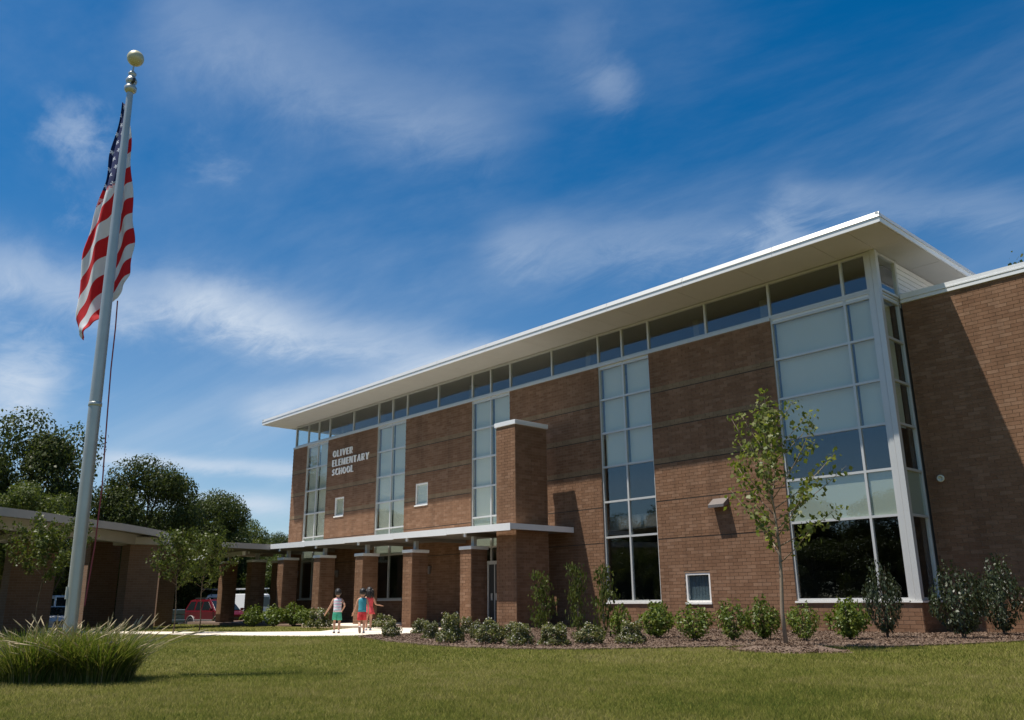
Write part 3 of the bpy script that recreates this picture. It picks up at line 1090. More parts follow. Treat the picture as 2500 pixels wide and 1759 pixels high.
# roof: soffit panels, stepped metal edge, deck
RX0, RX1, RY0, RY1 = -42.2, -8.24, -1.66, 12.6
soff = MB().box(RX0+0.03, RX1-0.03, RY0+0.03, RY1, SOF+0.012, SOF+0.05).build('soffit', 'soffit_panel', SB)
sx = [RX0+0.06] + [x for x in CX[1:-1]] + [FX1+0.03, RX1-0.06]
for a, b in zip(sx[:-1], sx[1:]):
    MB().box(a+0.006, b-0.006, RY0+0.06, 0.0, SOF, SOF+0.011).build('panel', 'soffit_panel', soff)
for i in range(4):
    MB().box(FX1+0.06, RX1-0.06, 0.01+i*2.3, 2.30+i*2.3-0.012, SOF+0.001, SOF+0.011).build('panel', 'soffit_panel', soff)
roof = MB().prism([(RX0+0.05, RY0+0.05), (RX1-0.05, RY0+0.05), (RX1-0.05, RY1), (RX0+0.05, RY1)], SOF+0.06, SOF+0.26).build('roof', 'fascia_metal', SB)


def front_piece(prof, x0, x1):
    return MB().rings([[(x, RY0-o, z) for o, z in prof] for x in (x0, x1)])


def end_piece(prof, x, sx):
    return MB().rings([[(x+sx*o, y, z) for o, z in prof] for y in (RY0+0.002, RY1)])


F1 = [(0, SOF-0.012), (0, SOF+0.125), (-0.04, SOF+0.125), (-0.04, SOF-0.012)]
F2 = [(0.020, SOF+0.135), (-0.035, SOF+0.285), (-0.10, SOF+0.285), (-0.10, SOF+0.128), (0.020, SOF+0.128)]
nseg = 11
for k in range(nseg):
    a, b = RX0+(RX1-RX0)*k/nseg, RX0+(RX1-RX0)*(k+1)/nseg
    front_piece(F1, a+0.004, b-0.004).build('fascia', 'fascia_metal', roof)
    front_piece(F2, a+0.006, b-0.006).build('roof_edge_cap', 'aluminium', roof)
for x, sx in ((RX0, -1), (RX1, 1)):
    end_piece(F1, x, sx).build('fascia', 'fascia_metal', roof)
    end_piece(F2, x, sx).build('roof_edge_cap', 'aluminium', roof)
# wing coping in two bright steps
cp = MB()
cp.box(-9.17, 14.0, WY-0.055, WY+0.33, 8.824, 8.90).box(-9.17, 14.0, WY-0.03, WY+0.33, 8.902, 8.935).box(-9.17, 14.0, WY-0.065, WY+0.35, 8.937, 8.975)
cp.prism([(-9.17, WY-0.05), (14.0, WY-0.05), (14.0, WY+0.36), (-9.17, WY+0.36)], 8.977, [9.09, 9.09, 9.15, 9.15])
cp.build('coping', 'fascia_metal', SB)
# ribbed metal wall above the wing roof
sd = MB().box(FX1-0.08, FX1-0.05, WY+0.02, 12.0, 8.7, SOF-0.002).build('side_cladding', 'siding', SB)
for i in range(9):
    z = 8.72+i*0.155
    MB().box(FX1-0.049, FX1-0.03, WY+0.03, 12.0, z, z+0.135).build('board', 'siding', sd)
MB().box(FX1-0.05, FX1+0.01, WY-0.028, WY+0.02, 8.98, SOF-0.003).build('cladding_trim', 'aluminium', SB)
MB().lathe([(0.06, 0), (0.095, 0.01), (0.095, 0.04), (0.06, 0.05), (0.06, 0.015)], 20).xf(Matrix.Translation((-8.8, WY-0.012, 3.86)) @ Matrix.Rotation(math.radians(90), 4, 'X')).build('wall_vent', 'blind', SB, smooth=True)

# wall lights
wl = MB().add([(-15.0, -0.30, 3.50), (-14.45, -0.30, 3.50), (-14.45, -0.012, 3.60), (-15.0, -0.012, 3.60), (-15.0, -0.30, 3.60), (-14.45, -0.30, 3.60), (-14.45, -0.012, 3.80), (-15.0, -0.012, 3.80)],
              [(0, 3, 2, 1), (4, 5, 6, 7), (0, 1, 5, 4), (1, 2, 6, 5), (2, 3, 7, 6), (3, 0, 4, 7)])
wl.build('wall_light', 'lamp_metal', SB, bevel=0.01)
for x, z in ((-40.4, 2.33), (-36.5, 2.25), (-34.2, 2.22), (-29.19, 2.20)):
    MB().rings([[(x+r*math.cos(a), -0.012-abs(r*1.3*math.sin(a)), z+h) for a in [math.pi*k/8 for k in range(9)]] for r, h in ((0.06, -0.22), (0.13, 0.02), (0.135, 0.10))]).build('wall_light', 'lamp_metal', SB)

# raised metal letters, thick stems and thin strokes
GL = {
    'O': (0.88, [('ring', 0.44, 0.5, 0.44, 0.5)]), 'C': (0.72, [('arc', 0.44, 0.5, 0.44, 0.5)]),
    'L': (0.62, [('r', 0, 0, .26, 1), ('r', .26, 0, .62, .12)]), 'I': (0.28, [('r', 0, 0, .28, 1)]),
    'V': (0.84, [('p', [(0, 1), (.30, 1), (.50, .22), (.44, 0), (.34, 0)]), ('p', [(.44, .12), (.74, 1), (.84, 1), (.48, 0)])]),
    'E': (0.60, [('r', 0, 0, .26, 1), ('r', .26, 0, .60, .12), ('r', .26, .47, .54, .59), ('r', .26, .88, .60, 1)]),
    'R': (0.74, [('r', 0, 0, .26, 1), ('r', .26, .88, .62, 1), ('r', .26, .45, .62, .56), ('r', .58, .5, .70, .94), ('p', [(.34, .46), (.48, .46), (.76, 0), (.60, 0)])]),
    'M': (1.0, [('r', 0, 0, .12, 1), ('r', .72, 0, 1, 1), ('p', [(.12, 1), (.24, 1), (.56, .1), (.48, 0)]), ('p', [(.48, 0), (.56, .1), (.74, 1), (.70, 1)])]),
    'N': (0.82, [('r', 0, 0, .12, 1), ('r', .70, 0, .82, 1), ('p', [(.12, 1), (.36, 1), (.70, .12), (.70, 0), (.56, 0)])]),
    'T': (0.72, [('r', .23, 0, .49, .88), ('r', 0, .88, .72, 1)]),
    'A': (0.88, [('p', [(0, 0), (.12, 0), (.48, .9), (.40, 1)]), ('p', [(.40, 1), (.60, 1), (.90, 0), (.62, 0)]), ('r', .18, .24, .64, .34)]),
    'Y': (0.84, [('p', [(0, 1), (.28, 1), (.52, .5), (.30, .46)]), ('p', [(.72, 1), (.84, 1), (.54, .46), (.42, .5)]), ('r', .29, 0, .55, .48)]),
    'S': (0.66, [('s',)]), 'H': (0.78, [('r', 0, 0, .26, 1), ('r', .66, 0, .78, 1), ('r', .26, .45, .66, .56)]),
}


def letter(ch, x, z, h):
    wdt, parts = GL[ch]
    m = MB()

    def poly(pts):
        n = len(pts)
        vs = [(x+p[0]*h, -0.075, z+p[1]*h) for p in pts] + [(x+p[0]*h, -0.025, z+p[1]*h) for p in pts]
        m.add(vs, [tuple(range(n)), tuple(range(2*n-1, n-1, -1))] + [(i, n+i, n+(i+1) % n, (i+1) % n) for i in range(n)])
    for p in parts:
        if p[0] == 'r':
            poly([(p[1], p[2]), (p[3], p[2]), (p[3], p[4]), (p[1], p[4])])
        elif p[0] == 'p':
            poly(p[1])
        elif p[0] in ('ring', 'arc'):
            cx, cy, rx, ry = p[1:]
            A = [0.25*math.pi + 1.5*math.pi*k/18 for k in range(19)] if p[0] == 'arc' else [2*math.pi*k/24 for k in range(25)]
            for a, b in zip(A[:-1], A[1:]):
                q = []
                for t in (a, b):
                    th = 0.27 if math.cos(t) < -0.1 else 0.13
                    q.append(((cx+rx*math.cos(t), cy+ry*math.sin(t)), (cx+(rx-th)*math.cos(t), cy+(ry-0.12)*math.sin(t))))
                poly([q[0][0], q[1][0], q[1][1], q[0][1]])
        elif p[0] == 's':
            pts = [(.58, .80), (.44, .94), (.24, .92), (.12, .76), (.22, .60), (.44, .44), (.54, .26), (.42, .08), (.22, .06), (.08, .20)]
            for a, b in zip(pts[:-1], pts[1:]):
                t = 0.11
                poly([(a[0]-t, a[1]-0.05), (b[0]-t, b[1]-0.05), (b[0]+t, b[1]+0.05), (a[0]+t, a[1]+0.05)] if a[1] > b[1] else
                     [(b[0]-t, b[1]-0.05), (a[0]-t, a[1]-0.05), (a[0]+t, a[1]+0.05), (b[0]+t, b[1]+0.05)])
    m.build('letter', 'letter_metal', SB)


for text, x0, x1, z in (('OLIVER', -37.36, -35.55, 7.90), ('ELEMENTARY', -37.38, -34.08, 7.43), ('SCHOOL', -37.36, -35.42, 6.98)):
    h = 0.33
    tot = sum(GL[c][0]*h for c in text)
    gap = ((x1-x0)-tot)/(len(text)-1)
    x = x0
    for c in text:
        letter(c, x, z, h)
        x += GL[c][0]*h + gap

# ------------------------------------------------------------------ entrance canopy on brick piers
def ctop(x):
    """top of the canopy edge: it climbs gently to the west"""
    return 3.34 + 0.0108*max(0.0, -20.8-x)


EC = tag(empty('entrance_canopy'), 'flat white metal canopy along the school front carried on brick piers', 'canopy')
CXR, CXL, CYF = -20.82, -37.5, -3.06
poly = [(CXR, CYF), (CXR, -0.03), (CXL-8.0, -0.03), (CXL-8.0, CYF+0.3), (CXL, CYF)]
hole = (-22.42, -21.24, -2.42, -0.70)
# roof deck is built round the tall pier that passes through it
dk = MB()
for x0, x1, y0, y1 in ((hole[1], CXR-0.04, CYF+0.04, -0.03), (hole[0], hole[1], CYF+0.04, hole[2]), (hole[0], hole[1], hole[3], -0.03),
                       (-30.0, hole[0], CYF+0.04, -0.03), (CXL, -30.0, CYF+0.04, -0.03), (CXL-8.0, CXL, CYF+0.34, -0.03)):
    dk.prism([(x0, y0), (x1, y0), (x1, y1), (x0, y1)], [ctop(x0)-0.17, ctop(x1)-0.17, ctop(x1)-0.17, ctop(x0)-0.17],
             [ctop(x0)-0.03, ctop(x1)-0.03, ctop(x1)-0.03, ctop(x0)-0.03])
dk.build('roof_deck', 'canopy_shade_tone', EC)
rm = MB()
for x0, x1, y0, y1 in ((hole[1]+0.02, CXR-0.05, CYF+0.05, -0.04), (hole[0], hole[1], CYF+0.05, hole[2]-0.02), (hole[0], hole[1], hole[3]+0.02, -0.04), (CXL, hole[0]-0.02, CYF+0.05, -0.04), (CXL-8.0, CXL-0.02, CYF+0.36, -0.04)):
    rm.prism([(x0, y0), (x1, y0), (x1, y1), (x0, y1)], [ctop(x0)-0.027, ctop(x1)-0.027, ctop(x1)-0.027, ctop(x0)-0.027], [ctop(x0)-0.015, ctop(x1)-0.015, ctop(x1)-0.015, ctop(x0)-0.015])
rm.build('roof_membrane', 'white_sill', EC)
fa = MB()
xs = [CXR, -24.2, -27.5, -31.0, -34.3, CXL]
for a, b in zip(xs[:-1], xs[1:]):
    fa.prism([(b+0.003, CYF), (a-0.003, CYF), (a-0.003, CYF+0.038), (b+0.003, CYF+0.038)],
             [ctop(b)-0.215, ctop(a)-0.235, ctop(a)-0.235, ctop(b)-0.215], [ctop(b), ctop(a), ctop(a), ctop(b)])
fa.box(CXR-0.038, CXR, CYF+0.04, -0.04, ctop(CXR)-0.19, ctop(CXR)-0.002)
fa.build('fascia', 'fascia_metal', EC)
MB().lathe([(0.10, -0.05), (0.12, 0), (0.09, 0.07), (0.03, 0.10)], 14, (-35.6, -2.4, 3.50)).build('vent_dome', 'white_sill', EC, smooth=True)

PIERS = [(-23.38, 0.60, 2.61), (-26.82, 0.57, 2.655), (-30.18, 0.57, 2.675), (-33.54, 0.55, 2.745), (-36.81, 0.54, 2.78), (-39.98, 0.53, 2.81), (-43.12, 0.53, 2.85)]
PYF, PDEP = -2.83, 0.72


def pier_bricks(parent, x0, x1, y0, y1, z0, z1, singles):
    lay_bricks(parent, [(Vector((0, y0, 0)), XP, YN, brick_rows(x0, x1, z0, z1)), (Vector((x1, 0, 0)), YP, XP, brick_rows(y0, y1, z0, z1)),
                        (Vector((0, y1, 0)), XN, YP, brick_rows(-x1, -x0, z0, z1)), (Vector((x0, 0, 0)), Vector((0, -1, 0)), XN, brick_rows(-y1, -y0, z0, z1))], singles)


near = ['slim brick pier with white cap beside the tall pier and entrance door', 'second slim brick pier with white cap west of the tall pier',
        'third slim brick pier with white cap west of the tall pier', 'fourth slim brick pier with white cap west of the tall pier',
        'fifth slim brick pier with white cap west of the tall pier', 'sixth slim brick pier with white cap west of the tall pier',
        'seventh slim brick pier with white cap, beside the red car']
for i, (x, wd, zt) in enumerate(PIERS):
    p = tag(empty('brick_pier', (x, PYF, gz(x))), near[i], 'pier', 'slim brick piers carrying the entrance canopy')
    zg = gz(x)
    x0, x1, y1, hh = -wd/2, wd/2, PDEP, zt-zg
    MB().box(x0+0.004, x1-0.004, 0.004, y1-0.004, -0.3, hh).build('shaft', 'mortar', p)
    off = Z_ROW0
    pier_bricks(p, x0, x1, 0.0, y1, -0.1, hh-0.004, 60 if i < 4 else 0)
    MB().box(x0-0.04, x1+0.04, -0.04, y1+0.04, hh+0.002, hh+0.115).build('cap', 'fascia_metal', p, bevel=0.006)
    MB().box(-0.07, 0.07, 0.30, 0.44, hh+0.117, ctop(x)-0.30-zg).build('post', 'aluminium', p)
    # cross beam under the deck, its end showing below the fascia
    MB().box(x+wd/2-0.20, x+wd/2-0.10, CYF+0.045, CYF+0.10, ctop(x)-0.345, ctop(x)-0.176).build('beam_end', 'fascia_metal', EC)
    MB().box(x-0.06, x+0.06, CYF+0.11, -0.05, ctop(x)-0.30, ctop(x)-0.174).build('cross_beam', 'canopy_shade_tone', EC)
# back row pier glimpsed between the others
p = tag(empty('brick_pier', (-41.0, -1.0, gz(-41))), 'shaded brick pier of the back row between two front piers', 'pier', 'slim brick piers carrying the entrance canopy')
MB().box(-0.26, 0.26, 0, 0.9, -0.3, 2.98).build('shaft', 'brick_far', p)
MB().box(-0.30, 0.30, -0.04, 0.94, 2.982, 3.09).build('cap', 'fascia_metal', p)
MB().box(-0.07, 0.07, 0.38, 0.52, 3.092, 3.45).build('post', 'aluminium', p)

TP = tag(empty('tall_brick_pier', (-22.33, -2.32, gz(-22))), 'tall brick pier with metal cap rising through the entrance canopy', 'pier')
MB().box(0.004, 0.996, 0.004, 1.516, -0.3, 6.84).build('shaft', 'mortar', TP)
pier_bricks(TP, 0.0, 1.0, 0.0, 1.52, -0.1, 6.80, 240)
MB().box(-0.05, 1.05, -0.05, 1.57, 6.842, 7.0).build('cap', 'fascia_metal', TP, bevel=0.008)

# covered way that leaves the entrance canopy toward the drive
CW = tag(empty('covered_walk_canopy'), 'shaded flat canopy turning from the entrance toward the drop-off', 'canopy')
pts = [on_z(660.7, 1330, 3.52), on_z(580, 1325.5, 3.52), on_z(503, 1322, 3.52), on_z(432, 1321, 3.52)]
pf = [(p[0], p[1]) for p in pts]
MB().prism([pf[0]] + pf[1:] + [(pf[3][0]-4.5, pf[3][1]+1.5), (pf[0][0]-7.0, pf[0][1]+2.6), (pf[0][0]-0.2, pf[0][1]+0.36)][:3], 3.30, 3.50).build('roof_deck', 'canopy_shade_tone', CW)
fa = MB()
for a, b in zip(pts[:-1], pts[1:]):
    d = Vector((b[0]-a[0], b[1]-a[1], 0)).normalized()
    n = Vector((-d.y, d.x, 0))
    if n.x < 0:
        n = -n
    A, B = Vector((a[0], a[1], 0)) + d*0.003, Vector((b[0], b[1], 0)) - d*0.003
    q = [A+n*0.04, B+n*0.04, B+n*0.004, A+n*0.004]
    fa.prism([(v.x, v.y) for v in q], 3.28, 3.52)
fa.build('fascia', 'shaded_metal', CW)
MB().box(-45.5, -38.6, -3.9, -3.75, 3.05, 3.24).build('beam', 'fascia_metal', CW)

# curved drop-off canopy on wide brick piers
DC = tag(empty('drop_off_canopy'), 'curved flat canopy with metal edge greyed as shade over the drop-off drive', 'canopy')
ed = [on_z(u, v, 4.0) for u, v in ((-420, 1180), (-200, 1211), (0, 1238), (100, 1250), (194, 1264.5), (300, 1278.5), (352, 1287.5), (405, 1298), (421, 1307), (433, 1318))]
ed = [Vector((p[0], p[1], 0)) for p in ed]


def offs(pts, d):
    out = []
    for i, p in enumerate(pts):
        t = (pts[min(i+1, len(pts)-1)]-pts[max(i-1, 0)]).normalized()
        n = Vector((t.y, -t.x, 0))
        if n.x > 0:
            n = -n
        out.append(p + n*d)
    return out


def slab(m, pts, d0, d1, z0, z1):
    a, b = offs(pts, d0), offs(pts, d1)
    rs = [[(p.x, p.y, z0), (p.x, p.y, z1), (q.x, q.y, z1), (q.x, q.y, z0)] for p, q in zip(a, b)]
    return m.rings(rs)


slab(MB(), ed, 0.0, 0.05, 3.72, 4.0).build('fascia', 'shaded_metal', DC)
slab(MB(), ed[:-1], 0.052, 11.0, 3.80, 3.96).build('roof_deck', 'canopy_shade_tone', DC)
slab(MB(), ed[:-2], 0.9, 1.15, 3.38, 3.80).build('edge_beam', 'shaded_metal', DC)
slab(MB(), ed[:-2], 5.4, 5.65, 3.38, 3.80).build('edge_beam', 'shaded_metal', DC)
lab = ['wide shaded brick pier of the drop-off canopy just west of the red car', 'wide shaded brick pier of the drop-off canopy behind the flagpole',
       'wide shaded brick pier of the drop-off canopy beyond the ornamental grass', 'narrow shaded brick pier at the curved end of the drop-off canopy']
for i, (uf0, uf1, us, r, ct, ch) in enumerate(((280, 300, 377, 41, 1309, 1329), (150, 203, 277, 44, 1305, 1322), (-8, 10, 122, 39, 1303, 1320), (372, 380, 408, 45, 1318, 1330))):
    a = at_r(uf1, 1500, r)
    b = on_x(us, 1500, a[0])
    l = on_y(uf0, 1500, a[1])
    zg = gz(a[0])
    zc = at_r(uf1, ct, r)[2]
    zb = at_r(uf1, ch, r)[2]
    p = tag(empty('drop_off_pier', (a[0], a[1], zg)), lab[i], 'pier', 'wide brick piers of the drop-off canopy')
    wx, dy = min(max(0.6, a[0]-l[0]), 1.4), max(0.8, b[1]-a[1])
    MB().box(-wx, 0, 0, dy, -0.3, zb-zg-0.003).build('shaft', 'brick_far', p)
    MB().box(-wx-0.25, 0.12, -0.35, dy+0.2, zb-zg, zc-zg).build('cap', 'shaded_metal', p, bevel=0.05)
    MB().box(-wx*0.7, -wx*0.7+0.25, dy*0.4, dy*0.4+0.3, zc-zg, 3.80-zg).build('post', 'fascia_metal', p)

# ------------------------------------------------------------------ flagpole and flag
pt = at_r(318, 222, 12.4)
pb = at_r(160, 1640, 12.4)
POLE_B, POLE_T = Vector((pb[0], pb[1], 0.0)), Vector((pt[0], pt[1], pt[2]))
FP = tag(empty('flagpole', POLE_B), 'tall tapered aluminium flagpole with a gold ball top, rising from ornamental grass', 'flagpole')
ax = POLE_T-POLE_B


def on_pole(z):
    return ax*(z/ax.z)


zs = [0.0, 1.2, 2.4, 3.46]
MB().tube([on_pole(z) for z in zs], [0.080, 0.080, 0.080, 0.079], 24, caps=False).build('lower_shaft', 'pole_metal', FP, smooth=True)
zs = [3.47, 4.5, 5.5, 6.5, 7.4, ax.z]
MB().tube([on_pole(z) for z in zs], [0.078, 0.074, 0.068, 0.060, 0.052, 0.045], 24, caps=False).build('upper_shaft', 'pole_metal', FP, smooth=True)
MB().tube([on_pole(z) for z in (3.435, 3.44, 3.485, 3.49)], [0.080, 0.085, 0.085, 0.080], 24).build('joint_ring', 'pole_metal', FP, smooth=True)
T = on_pole(ax.z)
MB().lathe([(0.05, -0.04), (0.085, 0.0), (0.088, 0.05), (0.06, 0.09), (0.055, 0.11), (0.075, 0.13), (0.082, 0.17), (0.05, 0.23), (0.035, 0.24), (0.052, 0.26), (0.06, 0.29), (0.03, 0.325), (0.012, 0.34)], 20, T).build('truck', 'pole_metal', FP, smooth=True)
MB().box(T.x+0.05, T.x+0.13, T.y-0.02, T.y+0.02, T.z+0.10, T.z+0.16).build('pulley', 'dark_metal', FP, bevel=0.008)
MB().tube([T+Vector((0, 0, 0.33)), T+Vector((0.004, 0.004, 0.45))], [0.012, 0.012], 10).build('spindle', 'pole_metal', FP)
R_B = 0.120
MB().lathe([(max(0.003, R_B*math.sin(math.pi*k/16)), R_B*(1-math.cos(math.pi*k/16))) for k in range(17)], 28, T+Vector((0.02, 0.01, 0.43))).build('finial_ball', 'gold_ball', FP, smooth=True)
# frame of the flag: across = picture right, seen square on from the lawn
acr = Vector((RGT[0], RGT[1], 0)).normalized()
bak = Vector((FWD[0], FWD[1], 0)).normalized()


def fl(u, v, back=0.16):
    p = at_r(u, v, 12.4+back)
    return Vector(p)


sc_ = 0.4955
LEFT = [(398, 300), (366, 430), (330, 555), (312, 660), (298, 745), (258, 880), (232, 980), (212, 1060), (185, 1200), (165, 1320), (158, 1370), (166, 1440), (200, 1466)]
RIGHT = [(436, 320), (448, 440), (452, 540), (453, 640), (450, 745), (449, 850), (449, 930), (447, 1010), (441, 1090), (433, 1150), (425, 1185), (405, 1230), (372, 1268)]


def curve(pts, t):
    x = t*(len(pts)-1)
    i = min(int(x), len(pts)-2)
    f = x-i
    return (pts[i][0]+(pts[i+1][0]-pts[i][0])*f, pts[i][1]+(pts[i+1][1]-pts[i][1])*f)


def make_flag():
    NU, NV = 46, 80
    vs, uv = [], []
    for j in range(NV+1):
        t = j/NV
        l, r = curve(LEFT, t), curve(RIGHT, t)
        for i in range(NU+1):
            s = i/NU
            x, y = l[0]+(r[0]-l[0])*s, l[1]+(r[1]-l[1])*s
            pc = 415-(y-270)*0.115
            lat = (x-pc)*sc_*0.0066
            p = fl(100+x*sc_, 100+y*sc_, 0.20+max(0.0, -lat)*0.95)
            amp = 0.02+0.045*min(1, t*1.5)
            fold = amp*(math.sin(s*11.5+t*2.2)+0.5*math.sin(s*21-t*5+1.0)) + 0.05*math.sin(t*9+s*3)
            edge = 0.04*math.sin(t*30+s*4)*(1 if s < 0.04 or s > 0.96 else 0.2)
            p = p + bak*fold + acr*edge*0.4
            vs.append(p-POLE_B)
            # stripes climb to the right; the field sits at the top
            yy = y + (x-300)*1.58
            V = 13 - (1500-yy)/ (142/2.0) * 1.0
            fld = y + 0.9*(x-370) < 715 and x < 414
            uv.append((0.15+0.5*s if fld else -1.0, (y-300)/54.0 if fld else V+0.10*math.sin(x*0.05)))
    fs = [(j*(NU+1)+i, j*(NU+1)+i+1, (j+1)*(NU+1)+i+1, (j+1)*(NU+1)+i) for j in range(NV) for i in range(NU)]
    m = MB().add(vs, fs)
    me = m.mesh('flag', 'flag_cloth', True)
    ul = me.uv_layers.new(name='UVMap')
    for lp in me.loops:
        ul.data[lp.index].uv = uv[lp.vertex_index]
    o = link('flag', me, None, POLE_B)
    s = o.modifiers.new('cloth', 'SOLIDIFY')
    s.thickness = 0.004
    tag(o, 'red, white and blue striped flag hanging limp from the flagpole', 'flag')


make_flag()
rp = [fl(287, 735, -0.02), fl(282, 800, -0.02), fl(271, 900, -0.02), fl(263, 1000, -0.02), fl(257, 1080, -0.02), fl(250, 1180, -0.02), fl(232, 1330, -0.02), fl(206, 1480, -0.02)]
MB().tube([p-POLE_B for p in rp], [0.009]*len(rp), 6).build('halyard', 'rope', FP)
MB().box(-0.015, 0.015, -0.10, -0.075, 0.95, 1.10).xf(Matrix.Translation(on_pole(1.0)-Vector((0, 0, 1.0)))).build('cleat', 'pole_metal', FP)

# ------------------------------------------------------------------ ornamental grass round the pole
def ornamental_grass():
    rng = np.random.default_rng(5)
    C0 = Vector(POLE_B) - bak*0.36 + acr*0.20
    root = tag(empty('ornamental_grass', C0), 'large clump of arching ornamental grass with tan plumes at the flagpole base', 'grass clump')
    L = 5
    def blades(n, rad, h0, h1, w, spread):
        th = rng.uniform(0, 2*math.pi, n)
        r = rad*np.sqrt(rng.uniform(0, 1, n))
        bx, by = r*np.cos(th), r*np.sin(th)
        # two neighbouring clumps along the picture
        k = rng.integers(0, 3, n)
        offs = np.array([[-0.40, 0.0], [0.42, 0.02], [0.02, 0.12]])[k]
        a3, b3 = np.array(acr)[:2], np.array(bak)[:2]
        base = np.stack([bx*0.9, by*0.7], 1)
        base = base + offs[:, :1]*a3 + offs[:, 1:]*b3
        out = unit(np.stack([bx, by], 1) + rng.normal(0, 0.35*rad, (n, 2)) + 0.16*a3)
        h = rng.uniform(h0, h1, n)
        sp = spread*rng.uniform(0.25, 1.15, n)*(0.35+0.75*r/rad)
        V = []
        t = np.linspace(0, 1, L+1)
        pts = []
        for ti in t:
            xy = base + out*(sp*h*(ti**1.7))[:, None]
            z = h*(ti-0.30*sp*ti**2.6)
            pts.append(np.concatenate([xy, z[:, None]], 1))
        sd = np.stack([-out[:, 1], out[:, 0], 0*h], 1)
        for i in range(L):
            w0 = w*(1-t[i]**1.6)*0.5+0.0008
            w1 = w*(1-t[i+1]**1.6)*0.5+0.0008
            V.append(np.stack([pts[i]-sd*w0, pts[i]+sd*w0, pts[i+1]+sd*w1, pts[i+1]-sd*w1], 1))
        return V, pts, out
    V, _, _ = blades(5600, 0.48, 0.28, 0.74, 0.009, 0.95)
    verts = np.stack(V, 1)           # n, L, 4, 3
    n = verts.shape[0]
    # weld each blade into one island so colour varies by blade
    co = np.empty((n, 2*(L+1), 3))
    for i in range(L):
        co[:, 2*i], co[:, 2*i+1] = verts[:, i, 0], verts[:, i, 1]
    co[:, 2*L], co[:, 2*L+1] = verts[:, L-1, 3], verts[:, L-1, 2]
    idx = np.arange(n)[:, None, None]*2*(L+1)
    q = np.array([[2*i, 2*i+1, 2*i+3, 2*i+2] for i in range(L)])[None]
    me = bpy.data.meshes.new('blades')
    me.from_pydata(co.reshape(-1, 3).tolist(), [], (idx+q).reshape(-1, 4).tolist())
    me.materials.append(MATS['reed'])
    tag(link('blades', me, root), kind='stuff')
    _, pts, out = blades(230, 0.48, 0.45, 0.82, 0.005, 1.0)
    m = MB()
    for k in range(230):
        path = [Vector(p[k]) for p in pts]
        m.tube(path, [0.002]*len(path), 4, caps=False)
        a, b = path[-2]*0.7+path[-1]*0.3, path[-1]+(path[-1]-path[-2])*0.35
        m.tube([a, a.lerp(b, .3), a.lerp(b, .7), b], [0.002, 0.0075, 0.006, 0.001], 5)
    tag(m.build('plumes', 'plume', root), kind='stuff')


ornamental_grass()

# ------------------------------------------------------------------ shrubs in the beds
def low_shrub_mesh(seed, n=1900):
    rng = np.random.default_rng(seed)
    d = unit(rng.normal(0, 1, (n, 3)))
    d[:, 2] = np.abs(d[:, 2])*1.0 - 0.12
    r = 1-0.35*rng.uniform(0, 1, n)**1.6
    lump = 1 + 0.22*np.sin(d[:, 0]*5+seed)*np.sin(d[:, 1]*6+2*seed) + 0.12*np.sin(d[:, 2]*9+seed*3)
    P = d*(r*lump)[:, None]*np.array([0.5, 0.5, 0.78])
    P[:, 2] = np.maximum(P[:, 2]+0.14, 0.03)
    V = leaves(P, d, 0.092, 0.4, 0.6, rng=rng)
    k = n//9
    i = rng.choice(n, k, replace=False)
    F = leaves(P[i]*1.05, d[i], 0.050, 0.3, 0.9, rng=rng)
    return quads_mesh('foliage', V, 'leaf_low'), quads_mesh('blossom', F, 'flower')


def stems_mesh(h, n, spread, r0, seed, material='bark'):
    rnd = random.Random(seed)
    m = MB()
    for k in range(n):
        a = rnd.uniform(0, 2*math.pi)
        s = spread*rnd.uniform(0.3, 1)
        p = [Vector((0.03*math.cos(a), 0.03*math.sin(a), -0.03)), Vector((s*.45*math.cos(a), s*.45*math.sin(a), h*.45)), Vector((s*math.cos(a+.2), s*math.sin(a+.2), h*rnd.uniform(.75, 1)))]
        m.tube(p, [r0, r0*.7, r0*.3], 5)
    return m.mesh('stem', material)


def shoot_shrub_mesh(seed, shoots, per, leaf, top=1.0, vase=0.42, low=0.12, material='leaf_bright', aspect=0.5):
    """leaves set along upright shoots; height 1, width about 2*vase"""
    rng = np.random.default_rng(seed)
    Ps, Ns = [], []
    for k in range(shoots):
        a = rng.uniform(0, 2*math.pi)
        s = vase*math.sqrt(rng.uniform(0.02, 1))
        h = top*(1-0.42*(s/vase)**2)*rng.uniform(0.72, 1.0)
        t = rng.uniform(0.0, 1, per)**0.75
        z = low + (h-low)*t
        rr = s*(0.25+0.95*np.sin(np.clip(t*1.15, 0, 1)*math.pi*0.62))
        x = rr*math.cos(a)+rng.normal(0, 0.035, per)
        y = rr*math.sin(a)+rng.normal(0, 0.035, per)
        Ps.append(np.stack([x, y, z], 1))
        Ns.append(np.stack([np.cos(a)+0*z, np.sin(a)+0*z, 0.7+0*z], 1))
    P, N = np.concatenate(Ps), np.concatenate(Ns)
    return quads_mesh('foliage', leaves(P, N, leaf, 0.4, aspect, rng=rng), material)


LOWM = [low_shrub_mesh(s) for s in (3, 8, 15)]
LOWS = [stems_mesh(0.5, 6, 0.25, 0.018, s) for s in (1, 2, 3)]


def put_shrub(name, x, y, w, h, fol, stem, label, cat, group, flowers=None, z=None, rz=None):
    o = empty(name, (x, y, gz(x)+0.03 if z is None else z), random.uniform(0, 6.28) if rz is None else rz)
    tag(o, label, cat, group)
    for nm, me in (('foliage', fol), ('stem', stem), ('blossom', flowers)):
        if me is not None:
            link(nm, me, o)
    o.scale = (w, w, h)
    return o


